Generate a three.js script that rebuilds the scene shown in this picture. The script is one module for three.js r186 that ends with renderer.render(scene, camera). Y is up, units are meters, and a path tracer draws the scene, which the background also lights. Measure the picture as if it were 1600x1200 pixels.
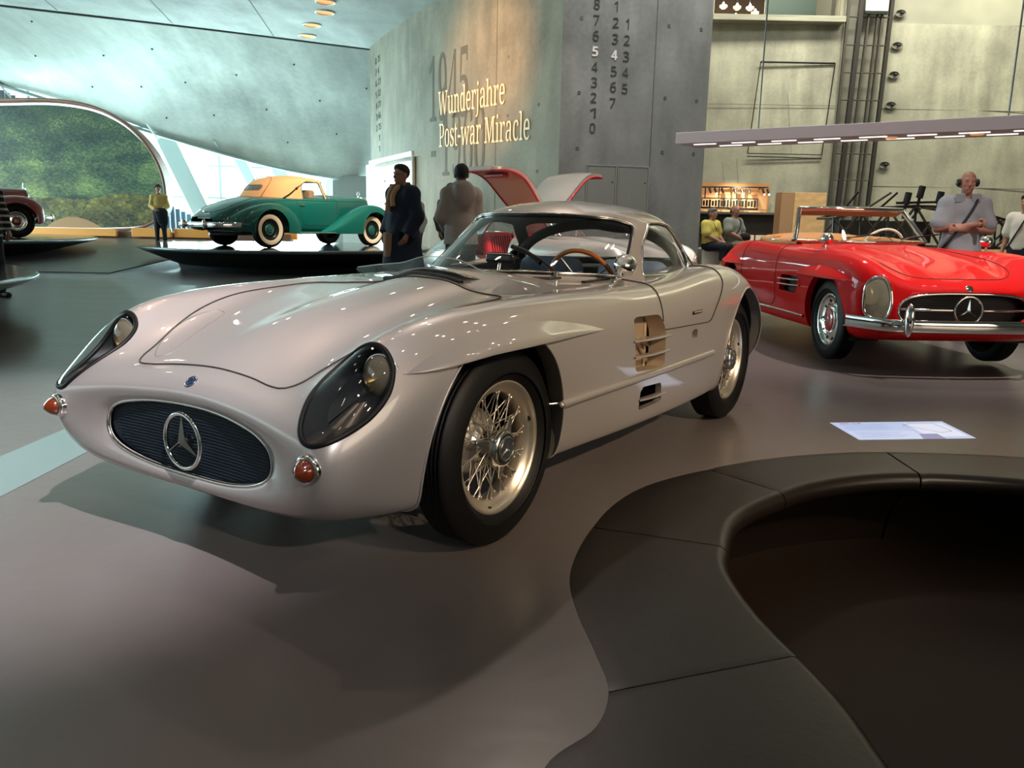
import * as THREE from 'three';
import { RoundedBoxGeometry } from 'three/addons/geometries/RoundedBoxGeometry.js';
import { mergeGeometries, mergeVertices, toCreasedNormals } from 'three/addons/utils/BufferGeometryUtils.js';
import { ImprovedNoise } from 'three/addons/math/ImprovedNoise.js';
import { RectAreaLightUniformsLib } from 'three/addons/lights/RectAreaLightUniformsLib.js';
import { FontLoader } from 'three/addons/loaders/FontLoader.js';
import { TextGeometry } from 'three/addons/geometries/TextGeometry.js';

// ------------------------------------------------------------------ camera, sky, lights, exposure
const scene = new THREE.Scene();
const camera = new THREE.PerspectiveCamera(51.05, 1600 / 1200, 0.05, 120);
camera.position.set(0, 1.123, 0); camera.rotation.set(-0.1994, 0, 0.0197, 'XYZ');
const renderer = new THREE.WebGLRenderer({ antialias: true });
renderer.toneMapping = THREE.LinearToneMapping; renderer.toneMappingExposure = 1.0;
renderer.shadowMap.enabled = true; renderer.shadowMap.type = THREE.PCFSoftShadowMap;
scene.background = new THREE.Color(0.55, 0.72, 0.78);
RectAreaLightUniformsLib.init();
function areaLight(color, nits, w, h, pos, target) { const l = new THREE.RectAreaLight(color, nits, w, h); l.position.set(...pos); l.lookAt(...target); l.name = 'area_light'; scene.add(l); return l; }
function spotLight(color, cd, pos, target, angle, penumbra, size = 3) {
  const l = new THREE.SpotLight(color, cd, 0, angle, penumbra, 2); l.position.set(...pos); l.target.position.set(...target); l.castShadow = true; l.shadow.radius = size; l.shadow.mapSize.set(1024, 1024);
  l.name = 'spot_light'; scene.add(l, l.target); return l;
}
// daylight of the long glazing on the left side and at the back (the panes stand just behind)
const DAY = new THREE.Color(0.66, 0.97, 1.0);
areaLight(DAY, 30, 16, 3.6, [-11.0, 1.9, -28.95], [-8.4, 3.4, -19.35]);
areaLight(DAY, 14, 15, 4.2, [-19.6, 2.6, -17], [0, .4, -15]);
// wash of the tall atrium from its ceiling, towards the back wall
areaLight(new THREE.Color(1.0, .95, .80), 40, 11, 2, [10, 12.2, -19.6], [10, 7.3, -24.2]);
areaLight(new THREE.Color(.97, .97, .97), 30, 4, 2.5, [2.6, 11.8, -12.6], [2.2, 3.0, -16.2]);
// ceiling lamps over the cars (the lamp bodies are built with the ceiling) and added fill spots
const KEY = [
  { c: [1.0, 0.93, 1.0], i: 295, p: [.9, 5.55, .5], t: [-2.2, 0, -3.35], a: 0.25, n: 0.55, s: 2 },
  { c: [1.0, 0.76, 0.52], i: 140, p: [4.3, 4.0, .8], t: [0.5, 0.6, -3.9], a: 0.30, n: 0.8, s: 3 },
  { c: [1.0, 0.84, 0.72], i: 16, p: [.2, 5.55, -7.3], t: [-.2, 0.2, -3.4], a: 0.6, n: 0.7, s: 5 },
  { c: [1.0, 0.93, 0.90], i: 75, p: [2.4, 3.6, 3.2], t: [-.80, .5, -2.5], a: 0.135, n: 0.9, s: 3 },  // added fill spot behind the camera for the nose, no lamp body
  { c: [0.70, 1.0, 0.96], i: 150, p: [-6.2, 5.55, -6.2], t: [-3.1, 0, -4.3], a: 0.26, n: 0.8, s: 4 },  // added cool spot standing in for daylight on the left floor
  { c: [1.0, 0.90, 0.84], i: 130, p: [4.4, 5.55, -4.4], t: [3.4, 0.5, -7.4], a: 0.42, n: 0.7, s: 3 },
  { c: [1.0, 0.46, 0.14], i: 300, p: [-5.6, 5.55, -12.3], t: [-.62, 4.4, -18.1], a: 0.30, n: 0.7, s: 4 },
  { c: [1.0, 0.84, 0.58], i: 55, p: [-4.4, 5.55, -11.0], t: [-1.1, 3.0, -18.6], a: 0.62, n: 0.8, s: 4 },
  { c: [1.0, 0.88, 0.74], i: 260, p: [-2.6, 5.55, -14.2], t: [-3.6, 1.2, -18.6], a: 0.5, n: 0.8, s: 3 },
  { c: [1.0, 0.86, 0.74], i: 150, p: [1.6, 5.55, -7.9], t: [1.3, 1.3, -10.4], a: 0.45, n: 0.8, s: 3 },
  { c: [1.0, 0.70, 0.48], i: 12, p: [-2.6, 5.55, -5.2], t: [-1.2, 0.6, -3.4], a: 0.5, n: 0.8, s: 4 },
];
// added fill light beyond the right edge (its made-up panel is built with the room)
areaLight(new THREE.Color(1, .86, .70), 3.5, 4.4, 2.4, [7.2, 1.9, 1.6], [.4, .5, -3.8]);
for (const k of KEY) spotLight(new THREE.Color(...k.c), k.i, k.p, k.t, k.a, k.n, k.s);
// ------------------------------------------------------------------ helpers
const V = (x, y, z) => new THREE.Vector3(x, y, z);
function rng(seed) { let a = seed >>> 0; return () => { a = (a + 0x6D2B79F5) >>> 0; let t = a; t = Math.imul(t ^ (t >>> 15), t | 1); t ^= t + Math.imul(t ^ (t >>> 7), t | 61); return ((t ^ (t >>> 14)) >>> 0) / 4294967296; }; }
const taken = {};
function numbered(name) { const n = taken[name] = (taken[name] ?? -1) + 1; return n ? `${name}_${String(n).padStart(3, '0')}` : name; }
function shade(o) { o.traverse(m => { if (m.isMesh) { m.castShadow = true; m.receiveShadow = true; } }); return o; }
function mesh(name, geo, mat, parent) {
  const m = new THREE.Mesh(Array.isArray(geo) ? join(geo) : geo, mat); m.name = parent ? name : numbered(name);
  m.castShadow = m.receiveShadow = true; (parent || scene).add(m); return m;
}
function thing(name, label, category, pos = [0, 0, 0], turn = 0, group) {
  const o = new THREE.Group(); o.name = numbered(name); scene.add(o); o.position.set(...pos); o.rotation.y = turn;
  o.userData = { label, category }; if (group) o.userData.group = group; return o;
}
function tag(o, label, category, group) { o.userData = { label, category }; if (group) o.userData.group = group; return o; }
function struct(name, geo, mat, parent) { const m = mesh(name, geo, mat, parent); if (!parent) m.userData.kind = 'structure'; return m; }
function join(list) {
  const l = list.filter(Boolean).map(g => { g = g.index ? g.toNonIndexed() : g; const c = new THREE.BufferGeometry(); c.setAttribute('position', g.attributes.position); if (!g.attributes.normal) g.computeVertexNormals(); c.setAttribute('normal', g.attributes.normal); if (g.attributes.uv) c.setAttribute('uv', g.attributes.uv); return c; });
  if (!l.every(g => g.attributes.uv)) l.forEach(g => g.deleteAttribute('uv'));
  return mergeGeometries(l);
}
const mv = (g, x = 0, y = 0, z = 0, rx = 0, ry = 0, rz = 0) => { if (rx) g.rotateX(rx); if (ry) g.rotateY(ry); if (rz) g.rotateZ(rz); return g.translate(x, y, z); };
const box = (w, h, d, x = 0, y = 0, z = 0, r = 0.006) => (r > 0 ? new RoundedBoxGeometry(w, h, d, 2, Math.min(r, w / 2.01, h / 2.01, d / 2.01)) : new THREE.BoxGeometry(w, h, d)).translate(x, y, z);
function tube(pts, r, closed = false, seg = 0, rad = 8, tension) {
  const c = new THREE.CatmullRomCurve3(pts.map(p => p.isVector3 ? p : V(...p)), closed, tension === undefined ? 'centripetal' : 'catmullrom', tension ?? .5);
  return new THREE.TubeGeometry(c, seg || Math.max(8, pts.length * 4), r, rad, closed);
}
function rod(a, b, r, r2 = r, rad = 8) {
  a = V(...a); b = V(...b); const d = b.clone().sub(a), g = new THREE.CylinderGeometry(r2, r, d.length(), rad);
  g.applyQuaternion(new THREE.Quaternion().setFromUnitVectors(V(0, 1, 0), d.clone().normalize()));
  return g.translate((a.x + b.x) / 2, (a.y + b.y) / 2, (a.z + b.z) / 2);
}
const ell = (rx, ry, rz, x = 0, y = 0, z = 0, w = 20, h = 14) => new THREE.SphereGeometry(1, w, h).scale(rx, ry, rz).translate(x, y, z);
function shapeOf(pts, round = 0) {       // closed 2D outline, corners rounded by cutting
  const s = new THREE.Shape(), n = pts.length;
  if (!round) { pts.forEach((p, i) => i ? s.lineTo(...p) : s.moveTo(...p)); s.closePath(); return s; }
  for (let i = 0; i < n; i++) {
    const a = pts[(i + n - 1) % n], b = pts[i], c = pts[(i + 1) % n], r = round;
    const la = Math.hypot(a[0] - b[0], a[1] - b[1]), lc = Math.hypot(c[0] - b[0], c[1] - b[1]), ra = Math.min(r, la * .48) / la, rc = Math.min(r, lc * .48) / lc;
    const p = [b[0] + (a[0] - b[0]) * ra, b[1] + (a[1] - b[1]) * ra], q = [b[0] + (c[0] - b[0]) * rc, b[1] + (c[1] - b[1]) * rc];
    i ? s.lineTo(...p) : s.moveTo(...p); s.quadraticCurveTo(...b, ...q);
  }
  s.closePath(); return s;
}
const extrude = (shape, depth, bevel = 0, seg = 12) => new THREE.ExtrudeGeometry(shape, { depth, bevelEnabled: bevel > 0, bevelSize: bevel, bevelThickness: bevel, bevelSegments: 2, curveSegments: seg });
const lathe = (pts, seg = 48) => new THREE.LatheGeometry(pts.map(p => new THREE.Vector2(...p)), seg);
// B-spline surface through rows of half outlines (z >= 0), mirrored about z = 0
function loft(rows, su, sv, { tight = 2, move, caps = true, mirror = true } = {}) {
  const J = rows[0].length - 1, N = mirror ? 2 * J : J + 1, M = rows.length;
  const T = rows.map(r => { const a = r.map(p => p.slice()); if (mirror) for (let j = J - 1; j >= 1; j--) a.push([r[j][0], r[j][1], -r[j][2]]); return a; });
  const P = T.map(r => r.map(p => p.slice()));
  const row = i => i < 0 ? P[0].map((p, j) => p.map((v, k) => 2 * v - P[1][j][k])) : i >= M ? P[M - 1].map((p, j) => p.map((v, k) => 2 * v - P[M - 2][j][k])) : P[i];
  const idx = j => mirror ? ((j % N) + N) % N : j;
  const get = (r, j) => mirror ? r[idx(j)] : j < 0 ? r[0].map((v, k) => 2 * v - r[1][k]) : j >= N ? r[N - 1].map((v, k) => 2 * v - r[N - 2][k]) : r[j];
  const B = t => [(1 - t) ** 3 / 6, (3 * t ** 3 - 6 * t * t + 4) / 6, (-3 * t ** 3 + 3 * t * t + 3 * t + 1) / 6, t ** 3 / 6];
  function at(u, v) {
    let i = Math.min(M - 2, Math.max(0, Math.floor(u))), j = Math.floor(v); if (!mirror) j = Math.min(N - 2, Math.max(0, j));
    const bu = B(u - i), bv = B(v - j), o = [0, 0, 0];
    for (let a = 0; a < 4; a++) { const r = row(i - 1 + a); for (let b = 0; b < 4; b++) { const w = bu[a] * bv[b], p = get(r, j - 1 + b); o[0] += w * p[0]; o[1] += w * p[1]; o[2] += w * p[2]; } }
    return o;
  }
  for (let k = 0; k < tight; k++) { const S = T.map((r, i) => r.map((p, j) => at(i, j))); for (let i = 0; i < M; i++) for (let j = 0; j < N; j++) for (let c = 0; c < 3; c++) P[i][j][c] += .85 * (T[i][j][c] - S[i][j][c]); }
  const nu = (M - 1) * su, nv = mirror ? N * sv : (N - 1) * sv, W = mirror ? nv : nv + 1, pos = [], uv = [], ind = [];
  for (let a = 0; a <= nu; a++) for (let b = 0; b < W; b++) { let p = at(a / su, b / sv); if (move) p = move(p); pos.push(...p); uv.push(b / sv, a / su); }
  for (let a = 0; a < nu; a++) for (let b = 0; b < nv; b++) { const p = a * W + b, q = a * W + (b + 1) % W; ind.push(p, p + W, q, q, p + W, q + W); }
  const g = new THREE.BufferGeometry(); g.setAttribute('position', new THREE.Float32BufferAttribute(pos, 3)); g.setAttribute('uv', new THREE.Float32BufferAttribute(uv, 2)); g.setIndex(ind); g.computeVertexNormals();
  g.at = at; return g;
}
// cut a surface along f = 0: { neg, pos, loops }
function split(geo, f) {
  const g = geo.index ? geo.toNonIndexed() : geo, P = g.attributes.position.array, Nn = g.attributes.normal.array, n = P.length / 9;
  const A = [[], []], An = [[], []], seg = [];
  const F = new Float64Array(P.length / 3); const memo = new Map();
  for (let i = 0; i < F.length; i++) { const x = P[3 * i], y = P[3 * i + 1], z = P[3 * i + 2], k = x + '_' + y + '_' + z; let v = memo.get(k); if (v === undefined) { v = f(x, y, z); if (Math.abs(v) < 1e-7) v = 1e-7; memo.set(k, v); } F[i] = v; }
  const put = (s, v) => { A[s].push(v[0], v[1], v[2]); An[s].push(v[3], v[4], v[5]); };
  for (let t = 0; t < n; t++) {
    const v = [0, 1, 2].map(k => { const o = 9 * t + 3 * k; return [P[o], P[o + 1], P[o + 2], Nn[o], Nn[o + 1], Nn[o + 2], F[3 * t + k]]; });
    const neg = v.map(q => q[6] < 0), c = neg.filter(Boolean).length;
    if (c === 0 || c === 3) { v.forEach(q => put(c ? 0 : 1, q)); continue; }
    const lone = c === 1 ? neg.indexOf(true) : neg.indexOf(false), a = v[lone], b = v[(lone + 1) % 3], d = v[(lone + 2) % 3], s = c === 1 ? 0 : 1;
    const cut = (p, q) => {
      let lo = 0, hi = 1; const s0 = p[6] < 0;                       // same answer from either side of the edge
      if (p[0] + p[1] * 1.7 + p[2] * 2.3 > q[0] + q[1] * 1.7 + q[2] * 2.3) return cut(q, p);
      for (let k = 0; k < 12; k++) { const m = (lo + hi) / 2; if ((f(p[0] + (q[0] - p[0]) * m, p[1] + (q[1] - p[1]) * m, p[2] + (q[2] - p[2]) * m) < 0) === s0) lo = m; else hi = m; }
      const m = (lo + hi) / 2; return p.map((w, i) => w + (q[i] - w) * m);
    };
    const ab = cut(a, b), ad = cut(a, d);
    put(s, a); put(s, ab); put(s, ad); put(1 - s, ab); put(1 - s, b); put(1 - s, d); put(1 - s, ab); put(1 - s, d); put(1 - s, ad);
    seg.push([ab, ad]);
  }
  const mk = s => { const o = new THREE.BufferGeometry(); o.setAttribute('position', new THREE.Float32BufferAttribute(A[s], 3)); o.setAttribute('normal', new THREE.Float32BufferAttribute(An[s], 3)); return o; };
  const key = p => p.slice(0, 3).map(q => Math.round(q * 2e4)).join(), ends = new Map();
  seg.forEach((s, i) => s.forEach(p => { const k = key(p); (ends.get(k) || ends.set(k, []).get(k)).push(i); }));
  const used = new Uint8Array(seg.length), loops = [];
  for (let i = 0; i < seg.length; i++) {
    if (used[i]) continue; used[i] = 1; const line = [seg[i][0], seg[i][1]];
    for (const dir of [1, 0]) for (;;) { const tip = dir ? line[line.length - 1] : line[0], k = key(tip), nx = (ends.get(k) || []).find(q => !used[q]); if (nx === undefined) break; used[nx] = 1; const o = key(seg[nx][0]) === k ? seg[nx][1] : seg[nx][0]; dir ? line.push(o) : line.unshift(o); }
    const L = []; line.forEach(p => { const q = V(p[0], p[1], p[2]); q.n = V(p[3], p[4], p[5]).normalize(); if (!L.length || q.distanceTo(L[L.length - 1]) > .004) L.push(q); });
    if (L.length > 4) { if (L[0].distanceTo(L[L.length - 1]) < .012) { L.pop(); L.closed = true; } loops.push(L); }
  }
  return { neg: mk(0), pos: mk(1), loops };
}
const sampled = (L, n) => { const c = new THREE.CatmullRomCurve3(L, !!L.closed, 'centripetal'); return c.getSpacedPoints(n); };
function edgeTube(L, r, off = 0, rad = 6) { const p = L.map(q => q.clone().addScaledVector(q.n, off)); const len = new THREE.CatmullRomCurve3(p, !!L.closed, 'centripetal').getLength(); return new THREE.TubeGeometry(new THREE.CatmullRomCurve3(p, !!L.closed, 'centripetal'), Math.max(12, Math.round(len / .012)), r, rad, !!L.closed); }
function strip(L, M, closed) {           // ribbon between two equally long lines
  const pos = [], ind = [], n = L.length; for (let i = 0; i < n; i++) pos.push(L[i].x, L[i].y, L[i].z, M[i].x, M[i].y, M[i].z);
  for (let i = 0; i < (closed ? n : n - 1); i++) { const a = 2 * i, b = 2 * ((i + 1) % n); ind.push(a, b, a + 1, a + 1, b, b + 1); }
  const g = new THREE.BufferGeometry(); g.setAttribute('position', new THREE.Float32BufferAttribute(pos, 3)); g.setIndex(ind); g.computeVertexNormals(); return g;
}
const flange = (L, fn) => strip(L, L.map(fn), L.closed);
function polyDist(poly) {                // signed distance to a 2D outline, negative inside
  const n = poly.length;
  return (x, y) => {
    let d = 1e9, s = 1;
    for (let i = 0, j = n - 1; i < n; j = i++) {
      const [ax, ay] = poly[i], [bx, by] = poly[j], ex = bx - ax, ey = by - ay, wx = x - ax, wy = y - ay, t = Math.min(1, Math.max(0, (wx * ex + wy * ey) / (ex * ex + ey * ey)));
      d = Math.min(d, (wx - ex * t) ** 2 + (wy - ey * t) ** 2);
      const c1 = y >= ay, c2 = y < by, c3 = ex * wy > ey * wx; if ((c1 && c2 && c3) || (!c1 && !c2 && !c3)) s = -s;
    }
    return s * Math.sqrt(d);
  };
}
const soft = (pts, closed = true, n = 60) => new THREE.CatmullRomCurve3(pts.map(p => V(p[0], p[1], 0)), closed, 'centripetal').getSpacedPoints(n).slice(0, closed ? -1 : undefined).map(p => [p.x, p.y]);
const roundPoly = (pts, r) => shapeOf(pts, r).getPoints(6).map(p => [p.x, p.y]).slice(0, -1);
const inset = (geo, d) => { const g = geo.clone(), p = g.attributes.position, n = g.attributes.normal; for (let i = 0; i < p.count; i++) p.setXYZ(i, p.getX(i) - n.getX(i) * d, p.getY(i) - n.getY(i) * d, p.getZ(i) - n.getZ(i) * d); return g; };
const flipZ = g => { const m = g.clone(); m.scale(1, 1, -1); const h = m.index ? m.toNonIndexed() : m; for (const k of Object.keys(h.attributes)) { const a = h.attributes[k], s = a.itemSize; for (let t = 0; t + 2 < a.count; t += 3) for (let c = 0; c < s; c++) { const b = a.array[(t + 1) * s + c]; a.array[(t + 1) * s + c] = a.array[(t + 2) * s + c]; a.array[(t + 2) * s + c] = b; } } return h; };
// nearest surface point seen along an axis: hit(geo, origin, direction)
function hit(geo, o, d) {
  const g = geo, P = g.attributes.position, I = g.index; const ray = new THREE.Ray(V(...o), V(...d).normalize()), a = V(), b = V(), c = V(), q = V(); let best = null, bd = 1e9; const n = I ? I.count : P.count;
  const ax = Math.abs(d[0]) > .99999 ? 0 : Math.abs(d[1]) > .99999 ? 1 : Math.abs(d[2]) > .99999 ? 2 : -1, k1 = ax === 0 ? 1 : 0, k2 = ax === 2 ? 1 : 2, A = P.array;
  for (let t = 0; t < n; t += 3) {
    const i = I ? I.getX(t) : t, j = I ? I.getX(t + 1) : t + 1, k = I ? I.getX(t + 2) : t + 2;
    if (ax >= 0) { const p1 = A[3 * i + k1], p2 = A[3 * j + k1], p3 = A[3 * k + k1], o1 = o[k1]; if ((p1 > o1 && p2 > o1 && p3 > o1) || (p1 < o1 && p2 < o1 && p3 < o1)) continue; const r1 = A[3 * i + k2], r2 = A[3 * j + k2], r3 = A[3 * k + k2], o2 = o[k2]; if ((r1 > o2 && r2 > o2 && r3 > o2) || (r1 < o2 && r2 < o2 && r3 < o2)) continue; }
    a.fromBufferAttribute(P, i); b.fromBufferAttribute(P, j); c.fromBufferAttribute(P, k);
    if (ray.intersectTriangle(a, b, c, false, q)) { const l = q.distanceTo(ray.origin); if (l < bd) { bd = l; best = q.clone(); best.n = b.clone().sub(a).cross(c.clone().sub(a)).normalize(); if (best.n.dot(ray.direction) > 0) best.n.negate(); } }
  }
  return best;
}
// three-pointed star in a ring, facing +z
function starGeo(R, t = .012, ring = .1) {
  const out = [new THREE.TorusGeometry(R * (1 - ring / 2), R * ring / 2 * 1.1, 10, 48)];
  for (let k = 0; k < 3; k++) {
    const a = Math.PI / 2 + k * Math.PI * 2 / 3, w = .13 * R, tip = [Math.cos(a) * R * .93, Math.sin(a) * R * .93], l = [Math.cos(a + 1.047) * w, Math.sin(a + 1.047) * w], r = [Math.cos(a - 1.047) * w, Math.sin(a - 1.047) * w];
    const pos = []; for (const s of [1, -1]) { const top = [0, 0, s * t], L = [...l, 0], Rr = [...r, 0], T = [...tip, 0]; s > 0 ? pos.push(...top, ...T, ...L, ...top, ...Rr, ...T) : pos.push(...top, ...L, ...T, ...top, ...T, ...Rr); }
    const g = new THREE.BufferGeometry(); g.setAttribute('position', new THREE.Float32BufferAttribute(pos, 3)); g.computeVertexNormals(); out.push(g);
  }
  return join(out);
}
// textures -------------------------------------------------------------
const noise3 = new ImprovedNoise();
const fbm = (x, y, z = 0, o = 4) => { let s = 0, a = .5, f = 1; for (let i = 0; i < o; i++) { s += a * noise3.noise(x * f, y * f, z + i * 7.3); a *= .5; f *= 2.03; } return s; };
const tile = (f, u, v) => { const a = u * u * (3 - 2 * u), b = v * v * (3 - 2 * v); return (f(u, v) * (1 - a) + f(u - 1, v) * a) * (1 - b) + (f(u, v - 1) * (1 - a) + f(u - 1, v - 1) * a) * b; };
function canvasTex(w, h, draw, repeat) { const c = document.createElement('canvas'); c.width = w; c.height = h; draw(c.getContext('2d'), w, h); const t = new THREE.CanvasTexture(c); t.colorSpace = THREE.SRGBColorSpace; if (repeat) { t.wrapS = t.wrapT = THREE.RepeatWrapping; } return t; }
function dataTex(n, fn, srgb = false, m = n) {
  const d = new Uint8Array(n * m * 4); for (let j = 0; j < m; j++) for (let i = 0; i < n; i++) { const c = fn(i / n, j / m), o = (j * n + i) * 4; const a = Array.isArray(c) ? c : [c, c, c]; for (let k = 0; k < 3; k++) d[o + k] = Math.max(0, Math.min(255, a[k] * 255)); d[o + 3] = 255; }
  const t = new THREE.DataTexture(d, n, m); t.wrapS = t.wrapT = THREE.RepeatWrapping; t.magFilter = THREE.LinearFilter; t.minFilter = THREE.LinearFilter; if (srgb) t.colorSpace = THREE.SRGBColorSpace; t.needsUpdate = true; return t;
}
const std = (color, rough = .6, metal = 0, more = {}) => new THREE.MeshStandardMaterial({ color, roughness: rough, metalness: metal, ...more });
const phy = (color, rough, metal, more = {}) => new THREE.MeshPhysicalMaterial({ color, roughness: rough, metalness: metal, ...more });
// ------------------------------------------------------------------ materials of the setting
const concreteMap = (base, seed, streak = 1) => dataTex(512, (u, v) => {
  const n = tile((a, b) => fbm(a * 4, b * 4, seed, 5) * .6 + fbm(a * 14, b * 3.5, seed + 9, 4) * .42 * streak + fbm(a * 60, b * 60, seed + 20, 2) * .16, u, v), k = 1 + n * .6;
  const w = Math.max(0, tile((a, b) => fbm(a * 3 + 5, b * 9, seed + 31, 3), u, v)) * .25;
  return [base[0] * (k + w * .4), base[1] * (k + w * .45), base[2] * (k + w * .4)];
}, true);
const bumpNoise = dataTex(256, (u, v) => Math.min(.98, Math.max(.02, .5 + tile((a, b) => fbm(a * 10, b * 10, 3, 4) * .34 + fbm(a * 50, b * 50, 8, 2) * .12, u, v))));
function concrete(base, seed, rep = .2, rough = .75) { const m = std(0xffffff, rough, 0, { map: concreteMap(base, seed), bumpMap: bumpNoise.clone(), bumpScale: .006 }); m.map.repeat.set(rep, rep); m.bumpMap.repeat.set(rep * 2, rep * 2); m.bumpMap.needsUpdate = true; return m; }
const M = {
  concW1: concrete([.50, .48, .42], 1), concW2: concrete([.55, .56, .55], 2), concW3: concrete([.60, .60, .53], 3), concCeil: concrete([.60, .62, .60], 4, .15), concRamp: concrete([.66, .69, .66], 5, .12),
  dark: std(0x0b0b0d, .5), black: std(0x040405, .6), blackGloss: phy(0x050506, .18, 0, { clearcoat: .6, clearcoatRoughness: .1 }), steel: std(0x8d8f92, .35, .9), chrome: std(0xe8e6e2, .06, 1), chromeSoft: std(0xd8d4cc, .18, 1),
  glass: phy(0xffffff, .02, 0, { transmission: 1, thickness: 0, ior: 1.45 }), tinted: phy(0xc8d8d4, .03, 0, { transmission: 1, thickness: 0, ior: 1.45 }),
  rubber: phy(0x090808, .5, 0, { specularIntensity: .45 }), white: std(0xe6e4de, .6), gapBlack: std(0x060606, .9),
};
// y-up slab from a plan outline [[x,z]...] between two heights; uv in metres
function slab(pts, y0, y1, holes = []) {
  const s = new THREE.Shape(pts.map(p => new THREE.Vector2(p[0], -p[1]))); holes.forEach(h => s.holes.push(new THREE.Path(h.map(p => new THREE.Vector2(p[0], -p[1])))));
  return new THREE.ExtrudeGeometry(s, { depth: y1 - y0, bevelEnabled: false }).rotateX(-Math.PI / 2).translate(0, y0, 0);
}
// wall through plan points with thickness, inner face on the side of the given offset
function wallGeo(line, y0, y1, thick) {
  const n = line.length, off = line.map((p, i) => { const a = line[Math.max(0, i - 1)], b = line[Math.min(n - 1, i + 1)], dx = b[0] - a[0], dz = b[1] - a[1], l = Math.hypot(dx, dz); return [p[0] - dz / l * thick, p[1] + dx / l * thick]; });
  const pos = [], uv = [], ind = []; let s = 0;
  line.forEach((p, i) => { if (i) s += Math.hypot(p[0] - line[i - 1][0], p[1] - line[i - 1][1]); for (const [q, y] of [[p, y0], [p, y1], [off[i], y1], [off[i], y0]]) { pos.push(q[0], y, q[1]); uv.push(s, y); } });
  for (let i = 0; i < n - 1; i++) for (let k = 0; k < 4; k++) { const a = 4 * i + k, b = 4 * i + (k + 1) % 4; ind.push(a, b, a + 4, a + 4, b, b + 4); }
  for (const e of [0, 4 * (n - 1)]) ind.push(e, e + 1, e + 2, e, e + 2, e + 3);
  let g = new THREE.BufferGeometry(); g.setAttribute('position', new THREE.Float32BufferAttribute(pos, 3)); g.setAttribute('uv', new THREE.Float32BufferAttribute(uv, 2)); g.setIndex(ind);
  g = g.toNonIndexed(); g.computeVertexNormals(); return toCreasedNormals(g, .5);
}
// ------------------------------------------------------------------ floor with the sunken seating pit
const PAIRS = [[.08, -1.50, .84, -1.52], [.20, -1.64, .835, -1.74], [.245, -1.78, .80, -1.98], [.23, -1.96, .78, -2.08], [.20, -2.17, .76, -2.2], [.19, -2.39, .745, -2.41], [.225, -2.6, .752, -2.56], [.31, -2.87, .79, -2.70], [.43, -3.14, .88, -2.95], [.60, -3.38, .98, -3.10], [.93, -3.635, 1.19, -3.30], [1.23, -3.81, 1.36, -3.43], [1.63, -3.95, 1.65, -3.56], [1.93, -3.99, 1.92, -3.60], [2.61, -3.94, 2.36, -3.54], [3.25, -3.68, 2.85, -3.32], [3.8, -3.1, 3.3, -2.85], [4.1, -2.2, 3.5, -2.1], [3.9, -1.2, 3.35, -1.3], [3.2, -.3, 2.7, -.6], [2.2, .3, 2.0, -.15], [1.2, .3, 1.35, -.2], [.4, -.25, 1.0, -.6], [.02, -.95, .86, -1.15]];
const JOINTS = [2, 7, 10, 13, 16, 18, 20, 22];
const outerC = new THREE.CatmullRomCurve3(PAIRS.map(p => V(p[0], 0, p[1])), true, 'centripetal'), innerC = new THREE.CatmullRomCurve3(PAIRS.map(p => V(p[2], 0, p[3])), true, 'centripetal');
const NP = PAIRS.length, cAt = (c, i) => c.getPoint((((i % NP) + NP) % NP) / NP);
const ringPts = (c, d, n = 240) => { const o = []; for (let i = 0; i < n; i++) { const t = i / n * NP, p = cAt(c, t), q = cAt(c, t + .02), dx = q.x - p.x, dz = q.z - p.z, l = Math.hypot(dx, dz); o.push([p.x + dz / l * d, p.z - dx / l * d]); } return o; };
const floorRough = dataTex(512, (u, v) => { const n = tile((a, b) => fbm(a * 6, b * 6, 40, 5), u, v); return .315 + n * .05 + fbm(u * 40, v * 40, 50, 2) * .04; });
const floorCol = dataTex(512, (u, v) => { const n = tile((a, b) => fbm(a * 5, b * 5, 60, 5) * .4 + fbm(a * 30, b * 30, 66, 3) * .18, u, v), k = 1 + n * .22; return [.385 * k, .355 * k, .345 * k]; }, true);
const fineBump = dataTex(512, (u, v) => Math.min(.99, Math.max(.01, .5 + tile((a, b) => fbm(a * 22, b * 22, 13, 4) * .62, u, v))));
const floorMat = phy(0xffffff, 1, 0, { map: floorCol, roughnessMap: floorRough, bumpMap: fineBump.clone(), bumpScale: .0008, ior: 1.5 });
floorMat.map.repeat.set(.22, .22); floorMat.roughnessMap.repeat.set(.3, .3); floorMat.bumpMap.repeat.set(.6, .6); floorMat.bumpMap.needsUpdate = true;
const SCREEN = [[1.87, -4.60], [2.58, -4.69], [2.57, -4.30], [1.885, -4.215]];
struct('floor', slab([[-22, 6], [-22, -32], [16, -32], [16, 6]], -.2, 0, [ringPts(outerC, -.006), SCREEN]), floorMat);
struct('floor_pit', slab([[-.6, 1.2], [-.6, -4.6], [4.8, -4.6], [4.8, 1.2]], -.6, -.45), phy(0x221812, .6, 0, { specularIntensity: .4 }));
struct('floor_under', slab([[-22, 6], [-22, -32], [16, -32], [16, 6]], -.85, -.65), M.dark);
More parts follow.
